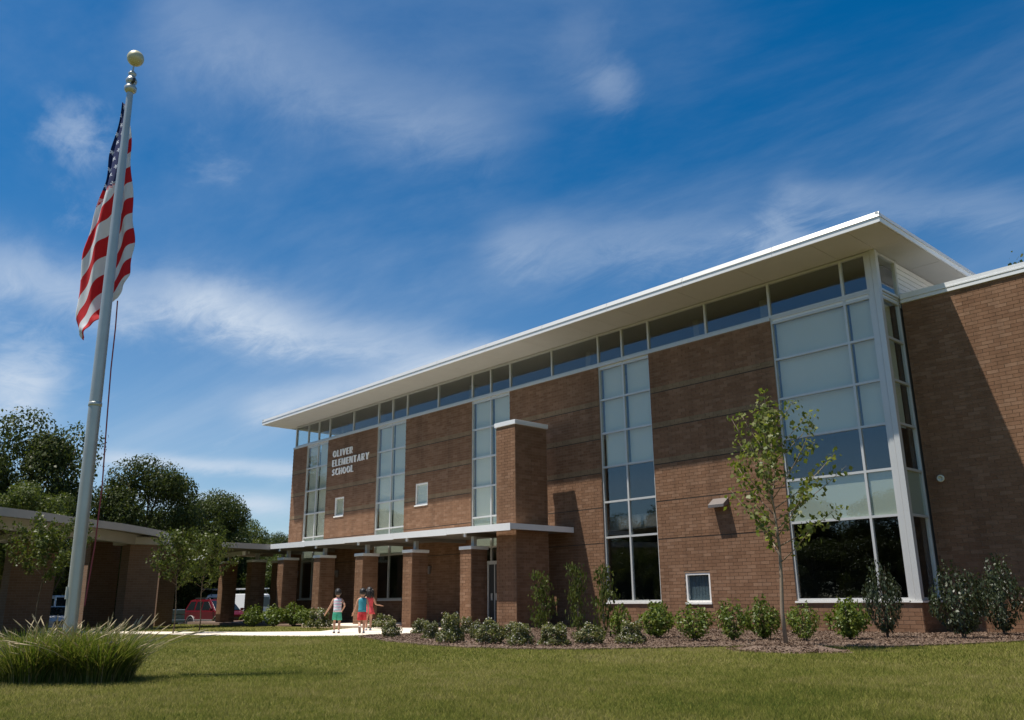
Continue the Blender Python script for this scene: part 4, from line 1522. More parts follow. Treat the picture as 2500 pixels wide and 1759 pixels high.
ORD = ['first', 'second', 'third', 'fourth', 'fifth', 'sixth', 'seventh', 'eighth', 'ninth', 'tenth', 'eleventh', 'twelfth']
for i, (x, y, w, h) in enumerate(sorted([(-18.61, -9.16, .46, .42), (-20.0, -7.2, .46, .44), (-16.77, -9.29, .42, .44), (-14.96, -10.14, .54, .60), (-18.35, -6.9, .40, .44),
                                  (-15.65, -8.82, .34, .44), (-13.93, -9.92, .58, .52), (-14.94, -8.31, .50, .42), (-12.86, -10.04, .47, .42), (-12.42, -9.56, .60, .46),
                                  (-12.15, -8.80, .60, .42), (-11.5, -8.31, .54, .44)])):
    f, b = LOWM[i % 3]
    put_shrub('low_shrub', x, y, w*1.05, h/0.92, f, LOWS[i % 3], '%s low white-flecked shrub along the mulch bed, counting from the walkway' % ORD[i], 'shrub', 'low flowering shrubs in the mulch bed', b)
p = on_g(935, 1537)
put_shrub('low_shrub', p[0], p[1], 0.95, 0.55, LOWM[1][0], LOWS[0], 'spreading low shrub beside the walkway behind the girl in red', 'shrub', 'low flowering shrubs in the mulch bed', LOWM[1][1])

UPM = [shoot_shrub_mesh(s, n, 28, lf, low=0.05, vase=vs) for s, n, lf, vs in ((21, 40, .085, .40), (22, 64, .095, .46), (23, 50, .078, .42), (24, 30, .100, .36), (25, 58, .085, .44))]
UPS = [stems_mesh(0.8, 9, 0.3, 0.014, s) for s in (4, 5, 6)]
for i, (x, y, w, h) in enumerate([(-12.57, -7.34, .50, .86), (-12.92, -5.69, .74, .9), (-11.32, -6.43, .80, .86), (-10.69, -5.98, .70, .95), (-10.43, -5.2, .64, .97), (-9.52, -5.13, .66, .86), (-9.1, -4.05, .76, .95)]):
    put_shrub('upright_shrub', x, y, w*1.12, h*1.02, UPM[(3, 1, 2, 0, 4, 2, 1)[i]], UPS[i % 3], '%s bright green upright shrub along the wall, counting from the tall window strip' % ORD[i], 'shrub', 'bright upright shrubs along the wall')

DKM = [shoot_shrub_mesh(s, 60, 42, 0.055, vase=0.44, low=0.05, material='leaf_glossy', aspect=0.6) for s in (31, 32)]
DKS = [stems_mesh(0.85, 7, 0.28, 0.012, s) for s in (7, 8)]
put_shrub('glossy_shrub', -8.88, -2.75, .80, 1.80, DKM[0], DKS[0], 'tall dark glossy shrub in front of the corner window', 'shrub', 'dark glossy shrubs')
put_shrub('glossy_shrub', -7.45, -2.25, 1.10, 1.75, DKM[1], DKS[1], 'broad dark glossy shrub beside the glazed corner, farther from the wing wall', 'shrub', 'dark glossy shrubs')
put_shrub('glossy_shrub', -7.35, -0.15, 1.05, 1.95, DKM[0], DKS[0], 'dark glossy shrub close against the shaded wing wall', 'shrub', 'dark glossy shrubs')


def column_mesh(seed, material):
    """loose column: uneven leaf clumps along a thin stem, height 1"""
    rng = np.random.default_rng(seed)
    Ps = []
    for k in range(15):
        z = 0.06+0.90*k/14+rng.uniform(-.02, .02)
        c = np.array([rng.normal(0, .13), rng.normal(0, .13), z])
        m = rng.integers(34, 80)
        sp = 0.20*(1-0.45*abs(z-0.45))
        Ps.append(c+rng.normal(0, 1, (m, 3))*np.array([sp, sp, 0.045]))
    P = np.concatenate(Ps)
    return quads_mesh('foliage', leaves(P, P*np.array([1, 1, 0])+np.array([0, 0, .3]), 0.085, 0.4, 0.65, rng=rng), material)


TLM = [column_mesh(s, 'leaf_mid') for s in (41, 42, 43)]
TLS = [stems_mesh(0.95, 3, 0.12, 0.020, s, 'young_bark') for s in (9, 10, 11)]
for (x, y, w, h), me, st, lb in zip([(-19.58, -2.89, .74, 1.66), (-16.66, -4.37, .60, 1.78), (-14.22, -6.05, .60, 1.62)], TLM, TLS,
                                    ['narrow upright young evergreen next to the tall brick pier', 'narrow upright young evergreen in the shadow of the tall pier', 'narrow upright young evergreen at the edge of the tall window strip']):
    put_shrub('slim_evergreen', x, y, w, h, me, st, lb, 'shrub', 'narrow evergreens beside the entrance')
HDM = [shoot_shrub_mesh(s, 54, 28, 0.095, low=0.04, material='leaf_bright') for s in (51, 52)]
for i, (a, b, w, h) in enumerate([(660, 1442, .85, .92), (965, 1442, .95, .95), (1230, 1436, .80, 1.0), (1395, 1436, .75, .85)]):
    p = on_g(500+a*.17422, 1280+b*.17422)
    put_shrub('leafy_shrub', p[0], p[1], w*1.2, h*1.05, HDM[i % 2], UPS[i % 3], '%s yellow green leafy shrub of the clump, counting from the red car' % ORD[i], 'shrub', 'leafy shrubs beside the landing')
p = on_g(500+1590*.17422, 1280+1470*.17422)
put_shrub('low_shrub', p[0], p[1], 0.95, 0.78, LOWM[2][0], LOWS[2], 'brownish rounded shrub at the end of the leafy clump by the landing', 'shrub', 'leafy shrubs beside the landing', LOWM[2][1])


# ------------------------------------------------------------------ young tree on the lawn
def young_tree(name, loc, H, first, width, seed, label, leaf=0.105, nl=34, group=None, trunk_r=0.042, material='leaf_young', limbs=26, bark='young_bark', lean=0.0):
    rnd = random.Random(seed)
    rng = np.random.default_rng(seed)
    root = tag(empty(name, loc), label, 'tree', group)
    tr = MB()
    ld = [Vector((0, 0, -0.05))]
    for k in range(1, 9):
        z = H*0.97*k/8
        ld.append(Vector((0.03*math.sin(k*1.3+seed), 0.03*math.cos(k*0.9+seed), z)))
    tr.tube(ld, [trunk_r*(1-0.9*(k/8)**0.9) for k in range(9)], 9)
    Ps, Ns = [], []

    def at(z):
        x = min(max(z/(H*0.97)*8, 0), 7.999)
        i = int(x)
        return ld[i].lerp(ld[i+1], x-i)
    lm = MB()
    for k in range(limbs):
        t = (k+rnd.random()*0.6)/limbs
        z0 = first + (H*0.86-first)*t**0.9
        a = k*2.399+rnd.uniform(-.4, .4)
        ln = width*(0.55+0.75*math.sin(math.pi*min(1, 0.22+t*0.85)))*(1-0.45*t)*rnd.uniform(0.7, 1.1)
        rise = (0.75+0.75*t)*ln
        p0 = at(z0)
        d = Vector((math.cos(a), math.sin(a), 0))
        ln *= 1+lean*d.dot(acr)
        pts = [p0, p0+d*ln*0.35+Vector((0, 0, rise*0.28)), p0+d*ln*0.72+Vector((0, 0, rise*0.66)), p0+d*ln+Vector((0, 0, rise))]
        lm.tube(pts, [trunk_r*0.34*(1-0.5*t), trunk_r*.24*(1-.5*t), trunk_r*.16, trunk_r*.05], 5)
        m = int(nl*(0.6+0.7*rnd.random())*(1-0.35*t))
        q = rng.uniform(0.28, 1.03, m)
        for tt in q:
            i = min(int(tt*3), 2)
            c = pts[i].lerp(pts[i+1], tt*3-i)
            j = Vector(rng.normal(0, 0.075, 3))
            Ps.append(c+j)
            Ns.append(d+Vector((0, 0, 0.5)))
    for z in np.linspace(H*0.80, H*1.0, 40):
        Ps.append(at(z)+Vector(rng.normal(0, 0.07, 3)))
        Ns.append(Vector((0, 0, 1)))
    tr.build('trunk', bark, root, smooth=True)
    lm.build('limb', bark, root, smooth=True)
    V = leaves(np.array([list(p) for p in Ps]), np.array([list(n) for n in Ns]), leaf, 0.35, 0.85, droop=0.5, rng=rng)
    link('crown', quads_mesh('crown', V, material), root)
    return root


young_tree('young_tree', (-8.44, -7.70, 0.06), 4.80, 1.42, 0.98, 4, 'slender young tree with sparse leaves standing in its own mulch ring on the lawn', leaf=0.092, nl=62, limbs=34, lean=0.32)
p = at_r(423, 1532, 31)
young_tree('small_tree', (p[0], p[1], gz(p[0])), 3.45, 1.35, 0.95, 12, 'small leafy ornamental tree before the curved end of the drop-off canopy', 0.085, 120, 'small ornamental trees by the drop-off', 0.026, 'leaf_mid', bark='bark')
p = at_r(487, 1530, 33)
young_tree('small_tree', (p[0], p[1], gz(p[0])), 3.5, 1.3, 1.05, 13, 'small leafy ornamental tree in front of the red car', 0.085, 120, 'small ornamental trees by the drop-off', 0.026, 'leaf_mid', bark='bark')
p = at_r(85, 1540, 31)
young_tree('small_tree', (p[0], p[1], gz(p[0])), 3.3, 1.55, 1.25, 14, 'small leafy ornamental tree before the widest drop-off pier', 0.085, 190, 'small ornamental trees by the drop-off', 0.028, 'leaf_mid', bark='bark')


# ------------------------------------------------------------------ big trees
def big_tree_meshes(seed, material, n=34000, clumps=30, leaf=0.0165, low=0.22):
    """height 1, crown about 0.72 wide; trunk, limbs, crown of leaf clumps with gaps"""
    rng = np.random.default_rng(seed)
    rnd = random.Random(seed)
    cs = []
    tries = 0
    while len(cs) < clumps and tries < 4000:
        tries += 1
        d = unit(rng.normal(0, 1, 3))
        r = rng.uniform(0.35, 1.0)**0.5
        c = np.array([0, 0, 0.60 if low > 0 else 0.48]) + d*r*np.array([0.31, 0.31, 0.31 if low > 0 else 0.42])
        if c[2] < low+0.06 and low > 0:
            continue
        s = rng.uniform(0.075, 0.135)
        if all(np.linalg.norm(c-q[0]) > 0.075 for q in cs):
            cs.append((c, s))
    Ps, Ns = [], []
    per = n//len(cs)
    for c, s in cs:
        d = unit(rng.normal(0, 1, (per, 3)))
        r = s*(0.45+0.65*rng.uniform(0, 1, per)**0.5)
        P = c + d*r[:, None]*np.array([1.15, 1.15, 0.85]) + rng.normal(0, 0.010, (per, 3))
        Ps.append(P)
        Ns.append(d + np.array([0, 0, 0.5]))
    P, N = np.concatenate(Ps), np.concatenate(Ns)
    crown = quads_mesh('crown', leaves(P, N, leaf, 0.4, 0.7, rng=rng), material)
    m = MB()
    m.tube([(0, 0, -0.03), (0.008, 0, 0.15), (-0.006, 0.008, 0.34), (0.004, 0, 0.55), (0, 0, 0.78)], [0.030, 0.024, 0.019, 0.012, 0.003], 10)
    for c, s in cs[:16]:
        z0 = rnd.uniform(0.18, min(0.6, max(0.22, c[2]-0.05)))
        a = Vector((0, 0, z0))
        b = Vector(c)
        m.tube([a, a.lerp(b, 0.5)+Vector((0, 0, -0.02)), b], [0.010, 0.006, 0.002], 6)
    return m.mesh('trunk', 'bark', True), crown


TREES = [big_tree_meshes(61, 'leaf_dark'), big_tree_meshes(62, 'leaf_dark', clumps=30), big_tree_meshes(63, 'leaf_mid', clumps=24), big_tree_meshes(64, 'leaf_dark', n=26000, clumps=40, low=-0.05)]


def put_tree(kind, u, v, r, w, label, group, base=None, h=None):
    t = at_r(u, v, r)
    z0 = gz(t[0]) if base is None else base
    H = (t[2]-z0)/0.97 if h is None else h
    o = tag(empty('broadleaf_tree', (t[0], t[1], z0), random.uniform(0, 6.28)), label, 'tree', group)
    tr, cr = TREES[kind]
    link('trunk', tr, o)
    link('crown', cr, o)
    o.scale = (w/0.80, w/0.80, H)
    return o


G1 = 'trees beyond the parking lot'
for args in [(0, 98, 1010, 62, 8.4, 'tall dark broadleaf tree with spreading crown behind the flagpole'),
             (1, -75, 1062, 60, 6.5, 'dark broadleaf tree partly hidden at the edge of the tall spreading one'),
             (2, 55, 1172, 50, 5.5, 'lighter green tree in front of the tall spreading one'),
             (2, 150, 1205, 53, 4.0, 'small lighter green tree just behind the drop-off canopy'),
             (3, 250, 1238, 66, 4.5, 'low dark tree in the dip between the tall tree and the ragged one'),
             (1, 375, 1112, 60, 6.6, 'dark tree with a ragged top next to the halyard'),
             (3, 315, 1215, 63, 6.2, 'dark bushy tree at the foot of the ragged one'),
             (0, 455, 1218, 66, 6.2, 'dark tree filling the gap in the middle of the tree line'),
             (1, 537, 1190, 68, 6.2, 'dense dark tree with a rounded top beyond the red car'),
             (2, 598, 1266, 74, 5.6, 'mid green tree stepping down toward the school'),
             (3, 645, 1286, 80, 4.5, 'low dark tree next to the school corner'),
             (1, 688, 1296, 84, 3.6, 'small dark tree peeking out beside the school wall')]:
    k, u, v, r, w, lb = args
    put_tree(k, u, v, r, w, lb, G1)
for i, u in enumerate((-120, -30, 60, 150, 240, 330, 400, 470, 540, 610, 680, 750)):
    put_tree(3, u, 1345+12*math.sin(i*2.1), 70+3*math.sin(i*1.7), 7.5, 'low dense understory tree behind the parked vehicles', 'understory behind the parking lot')
put_tree(0, 2566, 640, 50, 8.0, 'tree top showing above the wing roof', None)
# trees across the lawn, mirrored in the windows
for i in range(54):
    low_row = i % 2 == 1
    x = -132+i*2.75+1.2*math.sin(i*2.7)
    k = 3 if low_row else (0, 1)[(i//2) % 2]
    o = tag(empty('broadleaf_tree', (x, -64+3*math.sin(i*1.9)-(7 if not low_row else 0), 0), i*1.3), 'dense understory tree in the row across the lawn' if low_row else 'tall broadleaf tree in the row across the lawn from the school', 'tree', 'tree row across the lawn')
    tr, cr = TREES[k]
    link('trunk', tr, o)
    link('crown', cr, o)
    h = 7.5 if low_row else 12.0+2.6*math.sin(i*0.9+1)
    o.scale = (13, 13, h)


# ------------------------------------------------------------------ children walking to the door
def ring_xy(cx, cy, z, rx, ry, n=18, tilt=0.0, ph=0.0, wav=0.0, k=9):
    out = []
    for i in range(n):
        a = 2*math.pi*i/n
        s = 1+wav*math.sin(k*a+ph)
        out.append((cx+rx*s*math.cos(a), cy+ry*s*math.sin(a), z+tilt*math.cos(a)))
    return out


def skin_mesh(name, verts, edges, radii, material):
    me = bpy.data.meshes.new(name)
    me.from_pydata(verts, edges, [])
    o = bpy.data.objects.new(name, me)
    COL.objects.link(o)
    sk = o.modifiers.new('skin', 'SKIN')
    sk.use_smooth_shade = True
    for i, r in enumerate(radii):
        sv = me.skin_vertices[0].data[i]
        sv.radius = r if hasattr(r, '__len__') else (r, r)
        sv.use_root = (i == 0)
    ss = o.modifiers.new('sub', 'SUBSURF')
    ss.levels = ss.render_levels = 2
    dg = bpy.context.evaluated_depsgraph_get()
    res = bpy.data.meshes.new_from_object(o.evaluated_get(dg))
    bpy.data.objects.remove(o)
    res.materials.clear()
    res.materials.append(MATS[material])
    return res


def child(loc, heading, H, armL, armR, legL, legR, top, bottom, hair, label, dress=False):
    """local frame: +y ahead, +x right; sizes for 1.30 m, scaled to H. arm: shoulder->elbow->wrist offsets, leg: hip->knee->ankle offsets"""
    s = H/1.30
    root = tag(empty('person', loc, heading), label, 'person')
    root.scale = (s, s, s)
    V, E, R = [], [], []

    def add(p, r, par=None):
        V.append(tuple(p)); R.append(r)
        if par is not None:
            E.append((par, len(V)-1))
        return len(V)-1
    pel = add((0, 0, .61), (.095, .075))
    sp = add((0, 0, .73), (.088, .068), pel)
    ch = add((0, .01, .87), (.098, .070), sp)
    un = add((0, 0, .975), (.065, .050), ch)
    nk = add((0, .005, 1.03), .036, un)
    h0 = add((0, .012, 1.085), (.062, .070), nk)
    h1 = add((0, .016, 1.165), (.078, .090), h0)
    h2 = add((0, .010, 1.245), (.060, .068), h1)
    add((0, .110, 1.13), .010, h1)                       # nose
    for sx in (-1, 1):
        e = add((sx*.082, .0, 1.135), (.012, .018), h1)   # ears
    for sx, arm in ((-1, armL), (1, armR)):
        sh = add((sx*.125, 0, .955), .040, un)
        el = Vector((sx*.135, 0, .955)) + Vector(arm[0])
        e = add(el, .030, sh)
        wr = el + Vector(arm[1])
        w_ = add(wr, .021, e)
        d = (wr-el).normalized()
        pm = wr + d*.045
        pa = add(pm, (.026, .016), w_)
        side = d.cross(Vector((0, 0, 1)))
        side = side.normalized() if side.length > .2 else Vector((0, 1, 0))
        for k, ln in enumerate((.040, .050, .046, .034)):
            b = add(pm + d*.030 + side*(.0135*(k-1.5)), .0075, pa)
            add(pm + d*(.030+ln) + side*(.015*(k-1.5)) + Vector((0, .012, 0)), .0055, b)
        tb = add(wr + d*.025 + side*-.030, .0085, w_)
        add(wr + d*.055 + side*-.044, .0065, tb)
    feet = []
    for sx, leg in ((-1, legL), (1, legR)):
        hp = add((sx*.062, 0, .575), .064, pel)
        kn = Vector((sx*.062, 0, .575)) + Vector(leg[0])
        k_ = add(kn, .042, hp)
        mid = kn + Vector(leg[1])*.35 + Vector((0, -.012, 0))
        m_ = add(mid, .041, k_)
        an = kn + Vector(leg[1])
        a_ = add(an, .026, m_)
        add(an + Vector(leg[2])*.6, .026, a_)
        feet.append((kn, an, Vector(leg[2])))
    body = skin_mesh('body', V, E, R, 'skin')
    link('body', body, root)
    # eyes
    for sx in (-1, 1):
        MB().lathe([(.003, -.009), (.008, -.004), (.008, .004), (.003, .009)], 8, (sx*.032, .098, 1.16)).build('eye', 'hair', root)
    # shirt or dress
    t = MB()
    if dress:
        t.rings([ring_xy(0, 0, .985, .085, .062), ring_xy(0, .0, .955, .140, .080), ring_xy(0, .005, .87, .128, .092), ring_xy(0, 0, .76, .112, .088),
                 ring_xy(0, 0, .68, .118, .095)], caps=False)
        t.rings([ring_xy(0, 0, .69, .119, .096, 36), ring_xy(0, 0, .62, .138, .118, 36, wav=.03), ring_xy(0, 0, .54, .160, .142, 36, wav=.06), ring_xy(0, 0, .475, .182, .162, 36, wav=.08),
                 ring_xy(0, 0, .48, .172, .152, 36, wav=.08)], caps=False)
    else:
        t.rings([ring_xy(0, 0, .995, .062, .050), ring_xy(0, 0, .978, .112, .072), ring_xy(0, .0, .945, .132, .084), ring_xy(0, .005, .87, .126, .094, wav=.01), ring_xy(0, 0, .76, .114, .090, wav=.02, ph=1),
                 ring_xy(0, 0, .66, .120, .098, wav=.03, ph=2), ring_xy(0, 0, .60, .126, .104, wav=.03), ring_xy(0, 0, .605, .115, .094)], caps=False)
    t.build('dress' if dress else 'shirt', top, root, smooth=True)
    # shorts
    b = MB()
    if not dress:
        b.rings([ring_xy(0, 0, .64, .112, .092), ring_xy(0, 0, .57, .128, .104), ring_xy(0, 0, .52, .130, .102)], caps=False)
        for sx, leg in ((-1, legL), (1, legR)):
            h = Vector((sx*.062, 0, .56))
            k = Vector((sx*.062, 0, .575)) + Vector(leg[0])
            f = .80
            e = h.lerp(k, f)
            b.rings([ring_xy(h.x, h.y, h.z, .070, .092), ring_xy((h.x+e.x)/2, (h.y+e.y)/2, (h.z+e.z)/2, .074, .082, wav=.03), ring_xy(e.x, e.y, e.z, .076, .074, wav=.04), ring_xy(e.x, e.y, e.z+.004, .066, .064)], caps=False)
        b.build('shorts', bottom, root, smooth=True)
    # shoes
    for kn, an, ft in feet:
        f = ft.normalized()
        sd = f.cross(Vector((0, 0, 1))).normalized() if abs(f.z) < .95 else Vector((1, 0, 0))
        up = sd.cross(f)
        m = MB()
        rs = []
        for q, wd, hh in ((-.045, .026, .050), (0, .036, .066), (.06, .038, .045), (.12, .034, .030), (.15, .016, .016)):
            c = an + f*q - up*.030
            rs.append([tuple(c + sd*wd*math.cos(a) + up*(hh*max(0, math.sin(a)) - .012*(math.sin(a) < 0))) for a in [2*math.pi*i/12 for i in range(12)]])
        m.rings(rs)
        sh = m.build('shoe', 'shoe', root, smooth=True)
        m = MB()
        rs = []
        for q, wd in ((-.048, .026), (0, .037), (.06, .040), (.12, .036), (.152, .018)):
            c = an + f*q - up*.040
            rs.append([tuple(c + sd*wd*math.cos(a) + up*.010*math.sin(a)) for a in [2*math.pi*i/12 for i in range(12)]])
        m.rings(rs).build('sole', 'sole', sh)
    # hair: cap of tufts
    rnd = random.Random(int(H*1000))
    hm = MB()
    N, Mh = 22, 12
    vs = []
    for j in range(Mh+1):
        ph = j/Mh*(math.pi*(.74 if hair == 'short' else .72))
        for i in range(N):
            a = 2*math.pi*i/N
            face = max(0, math.sin(a))            # +y side is the face: hair stays higher there
            p2 = ph*(1-.50*face**.6)
            k = 1+rnd.uniform(-.035, .055)*(1.6 if hair == 'long' else 1)
            rx, ry, rz = .098*k, .114*k, .114*k
            vs.append((rx*math.sin(p2)*math.cos(a), .006+ry*math.sin(p2)*math.sin(a), 1.168+rz*math.cos(p2)))
    fs = [(j*N+i, j*N+(i+1) % N, (j+1)*N+(i+1) % N, (j+1)*N+i) for j in range(Mh) for i in range(N)]
    hm.add(vs, fs)
    if hair == 'long':
        for k in range(60):
            a = math.pi*(1+rnd.uniform(-.18, 1.18))
            r = rnd.uniform(.085, .115)
            x, y = r*math.cos(a), .006+r*1.1*math.sin(a)
            z = 1.19+rnd.uniform(-.06, .03)
            d = Vector((x, y, 0))
            L = rnd.uniform(.13, .21)
            hm.tube([(x, y, z), (x*1.12+rnd.uniform(-.01, .01), y*1.1, z-L*.35), (x*1.1, y*1.12, z-L*.7), (x*1.16+rnd.uniform(-.015, .015), y*1.05, z-L)], [.012, .018, .016, .006], 5)
    else:
        for k in range(40):
            a, q = rnd.uniform(0, 2*math.pi), rnd.uniform(0, 1.2)
            d = Vector((math.sin(q)*math.cos(a)*.097, math.sin(q)*math.sin(a)*.113, math.cos(q)*.113))
            c = Vector((0, .006, 1.168))
            hm.tube([c+d*.96, c+d*1.06+Vector((rnd.uniform(-.015, .015), rnd.uniform(-.02, .01), .002))], [.012, .004], 5)
    hm.build('hair', 'hair', root, smooth=True)
    return root


def head_to(p):
    d = np.array(p[:2])-CAM[:2]
    return math.atan2(d[1], d[0])-math.pi/2


kp = [on_g(760+705*.0867, 1420+1478*.0867), on_g(760+1410*.0867, 1420+1478*.0867), on_g(760+1605*.0867, 1420+1398*.0867)]
hts = []
for p, (u, v) in zip(kp, ((700, 200), (1372, 190), (1580, 158))):
    r = math.hypot(p[0]-CAM[0], p[1]-CAM[1])
    hts.append(at_r(760+u*.0867, 1420+v*.0867, r)[2]-p[2])
WZ = 0.022
child((kp[0][0], kp[0][1], gz(kp[0][0])+WZ), head_to(kp[0]), hts[0],
      [(-.08, .03, -.19), (-.10, .05, -.17)], [(.075, -.10, -.17), (-.06, .10, -.12)],
      [(-.01, .07, -.25), (.0, -.02, -.265), (0, .10, -.02)], [(.01, -.03, -.26), (-.01, -.05, -.26), (0, .09, -.03)],
      'striped_shirt', 'green_cloth', 'short', 'child in a white and pink striped sleeveless shirt and green shorts walking to the door')
child((kp[1][0], kp[1][1], gz(kp[1][0])+WZ), head_to(kp[1]), hts[1],
      [(-.045, .03, -.20), (-.07, .06, -.17)], [(.04, -.03, -.20), (.0, .06, -.17)],
      [(-.01, -.02, -.26), (.02, -.17, -.16), (.01, .04, -.10)], [(.0, .03, -.26), (.0, -.01, -.27), (0, .10, -.01)],
      'teal_cloth', 'red_cloth', 'short', 'child in a teal sleeveless top and red shorts with one foot lifted')
child((kp[2][0], kp[2][1], gz(kp[2][0])+WZ), head_to(kp[2])+.1, hts[2],
      [(-.04, .03, -.19), (-.02, .07, -.16)], [(.06, -.01, -.19), (.15, .07, -.035)],
      [(-.0, .05, -.26), (.0, -.02, -.27), (0, .10, -.01)], [(.0, .02, -.26), (.0, -.01, -.275), (0, .10, -.01)],
      'coral_cloth', 'coral_cloth', 'long', 'child with dark wavy hair in a red dress, one arm held out', True)


# ------------------------------------------------------------------ vehicles
def wheel(parent, x, y, r, wd=0.24, rim='rim'):
    w = empty('wheel', (x, y, r), 0, parent)
    R = Matrix.Rotation(math.radians(90), 4, 'X')
    MB().lathe([(r*.62, -wd/2), (r*.9, -wd/2), (r, -wd*.36), (r, wd*.36), (r*.9, wd/2), (r*.62, wd/2), (r*.60, 0)], 24).xf(R).build('tyre', 'tyre', w, smooth=True)
    m = MB().lathe([(r*.62, -wd*.42), (r*.64, -wd*.46), (r*.64, wd*.46), (r*.60, wd*.44), (r*.56, wd*.2), (r*.56, -wd*.2), (r*.60, -wd*.44)], 24).xf(R)
    m.build('rim', rim, w, smooth=True)
    sp = MB()
    for k in range(6):
        a = math.pi*k/3
        M = Matrix.Rotation(a, 4, 'Y')
        sp.v += [tuple(M @ Vector(p)) for p in MB().box(-r*.07, r*.07, -wd*.40, wd*.40, 0.0, r*.60).v]
        o = len(sp.v)-8
        for f in ((0, 3, 2, 1), (4, 5, 6, 7), (0, 1, 5, 4), (1, 2, 6, 5), (2, 3, 7, 6), (3, 0, 4, 7)):
            sp.f.append(tuple(o+i for i in f)); sp.mi.append(0)
    sp.build('spokes', rim, w)
    return w


def car(name, loc, rz, L, Wd, body, cabin, paint, r, ax, label, trim=None, rails=None, cat='car', sill=.30, lights=True):
    """body, cabin: side outlines (x along the car, nose at +x). Side windows sit in the cabin, wheels in arches"""
    root = tag(empty(name, loc, rz), label, cat)
    h = Wd/2

    def hull(poly, half_bot, half_top, z0, z1, m):
        n = len(poly)
        def hw(z):
            t = min(1, max(0, (z-z0)/(z1-z0)))
            return half_bot+(half_top-half_bot)*t
        vs = [(x, -hw(z), z) for x, z in poly] + [(x, hw(z), z) for x, z in poly]
        m.add(vs, [tuple(range(n)), tuple(range(2*n-1, n-1, -1))] + [(i, n+i, n+(i+1) % n, (i+1) % n) for i in range(n)])
        return m
    zb0, zb1 = min(z for _, z in body), max(z for _, z in body)
    bd = hull(body, h*.97, h, zb0, zb1, MB()).build('body', paint, root, bevel=.05)
    zc0, zc1 = min(z for _, z in cabin['roof']), max(z for _, z in cabin['roof'])
    cb = hull(cabin['roof'], h*.97, h*.80, zc0, zc1, MB()).build('cabin', paint, root, bevel=.04)

    def cy(z):
        return h*.97+(h*.80-h*.97)*(z-zc0)/(zc1-zc0)
    for poly in cabin['win']:
        n = len(poly)
        for sy in (-1, 1):
            m = MB()
            m.add([(x, sy*(cy(z)+.012), z) for x, z in poly] + [(x, sy*(cy(z)-.02), z) for x, z in poly],
                  [tuple(range(n)), tuple(range(2*n-1, n-1, -1))] + [(i, (i+1) % n, n+(i+1) % n, n+i) for i in range(n)])
            m.build('side_window', 'car_glass', root)
    for (x0, z0, x1, z1), nm in zip(cabin['ends'], ('windscreen', 'rear_window')):
        d = Vector((x1-x0, 0, z1-z0))
        nrm = Vector((d.z, 0, -d.x)).normalized()
        if (nm == 'windscreen') != (nrm.x > 0):
            nrm = -nrm
        m = MB()
        q = [(x0, -(cy(z0)-.06), z0), (x0, cy(z0)-.06, z0), (x1, cy(z1)-.06, z1), (x1, -(cy(z1)-.06), z1)]
        q = [Vector(p)+nrm*.012 for p in q]
        m.add([tuple(p) for p in q] + [tuple(p-nrm*.03) for p in q], [(0, 1, 2, 3), (7, 6, 5, 4), (0, 4, 5, 1), (1, 5, 6, 2), (2, 6, 7, 3), (3, 7, 4, 0)])
        m.build(nm, 'car_glass', root)
    for x in ax:
        for sy in (-1, 1):
            wheel(root, x, sy*(h-.10), r)
            A = MB().lathe([(r*1.22, -.015), (r*1.22, .015), (r*.2, .016), (r*.2, -.016)], 24).xf(Matrix.Translation((x, sy*(h-.001), r)) @ Matrix.Rotation(math.radians(90), 4, 'X'))
            A.build('wheel_well', 'tyre', root)
            B = MB().tube([(x+r*1.26*math.cos(a), sy*(h+.012), r+r*1.26*math.sin(a)) for a in [math.pi*(k/12) for k in range(13)]], [.032]*13, 6)
            B.build('arch_trim', trim or paint, root)
    if trim:
        for sy in (-1, 1):
            MB().box(ax[0]+r*1.3, ax[1]-r*1.3, sy*h-.012 if sy > 0 else -h-.02, h+.02 if sy > 0 else -h+.012, sill+.26, sill+.33).build('side_moulding', trim, root)
            MB().box(ax[0]+r*1.35, ax[1]-r*1.35, sy*(h-.02)-.08, sy*(h-.02)+.08, sill-.06, sill-.01).build('running_board', trim, root)
    xf, xr = max(x for x, _ in body), min(x for x, _ in body)
    MB().box(xf-.10, xf+.06, -h*.96, h*.96, sill-.02, sill+.18).build('front_bumper', trim or paint, root, bevel=.03)
    MB().box(xr-.06, xr+.10, -h*.96, h*.96, sill-.02, sill+.18).build('rear_bumper', trim or paint, root, bevel=.03)
    zl = sill+.40
    MB().box(xf-.06, xf+.022, -h*.52, h*.52, zl-.08, zl+.06).build('grille', 'dark_metal', root)
    for sy in (-1, 1):
        MB().box(xf-.08, xf+.026, min(sy*h*.58, sy*h*.93), max(sy*h*.58, sy*h*.93), zl-.07, zl+.08).build('headlight', 'head_lamp', root, bevel=.015)
        MB().box(xr-.02, xr+.08, min(sy*h*.80, sy*h*.97), max(sy*h*.80, sy*h*.97), zl, zl+.32).build('tail_light', 'tail_lamp', root, bevel=.01)
        xm = cabin['ends'][0][0]-.10
        MB().box(xm-.06, xm+.04, min(sy*(h+.02), sy*(h+.20)), max(sy*(h+.02), sy*(h+.20)), zc0+.02, zc0+.17).build('wing_mirror', paint, root, bevel=.02)
    if rails:
        for sy in (-1, 1):
            MB().tube([(rails[0], sy*h*.66, zc1), (rails[0]+.12, sy*h*.66, zc1+.07), (rails[1]-.12, sy*h*.66, zc1+.07), (rails[1], sy*h*.66, zc1)], [.018]*4, 6).build('roof_rail', 'dark_metal', root)
    return root


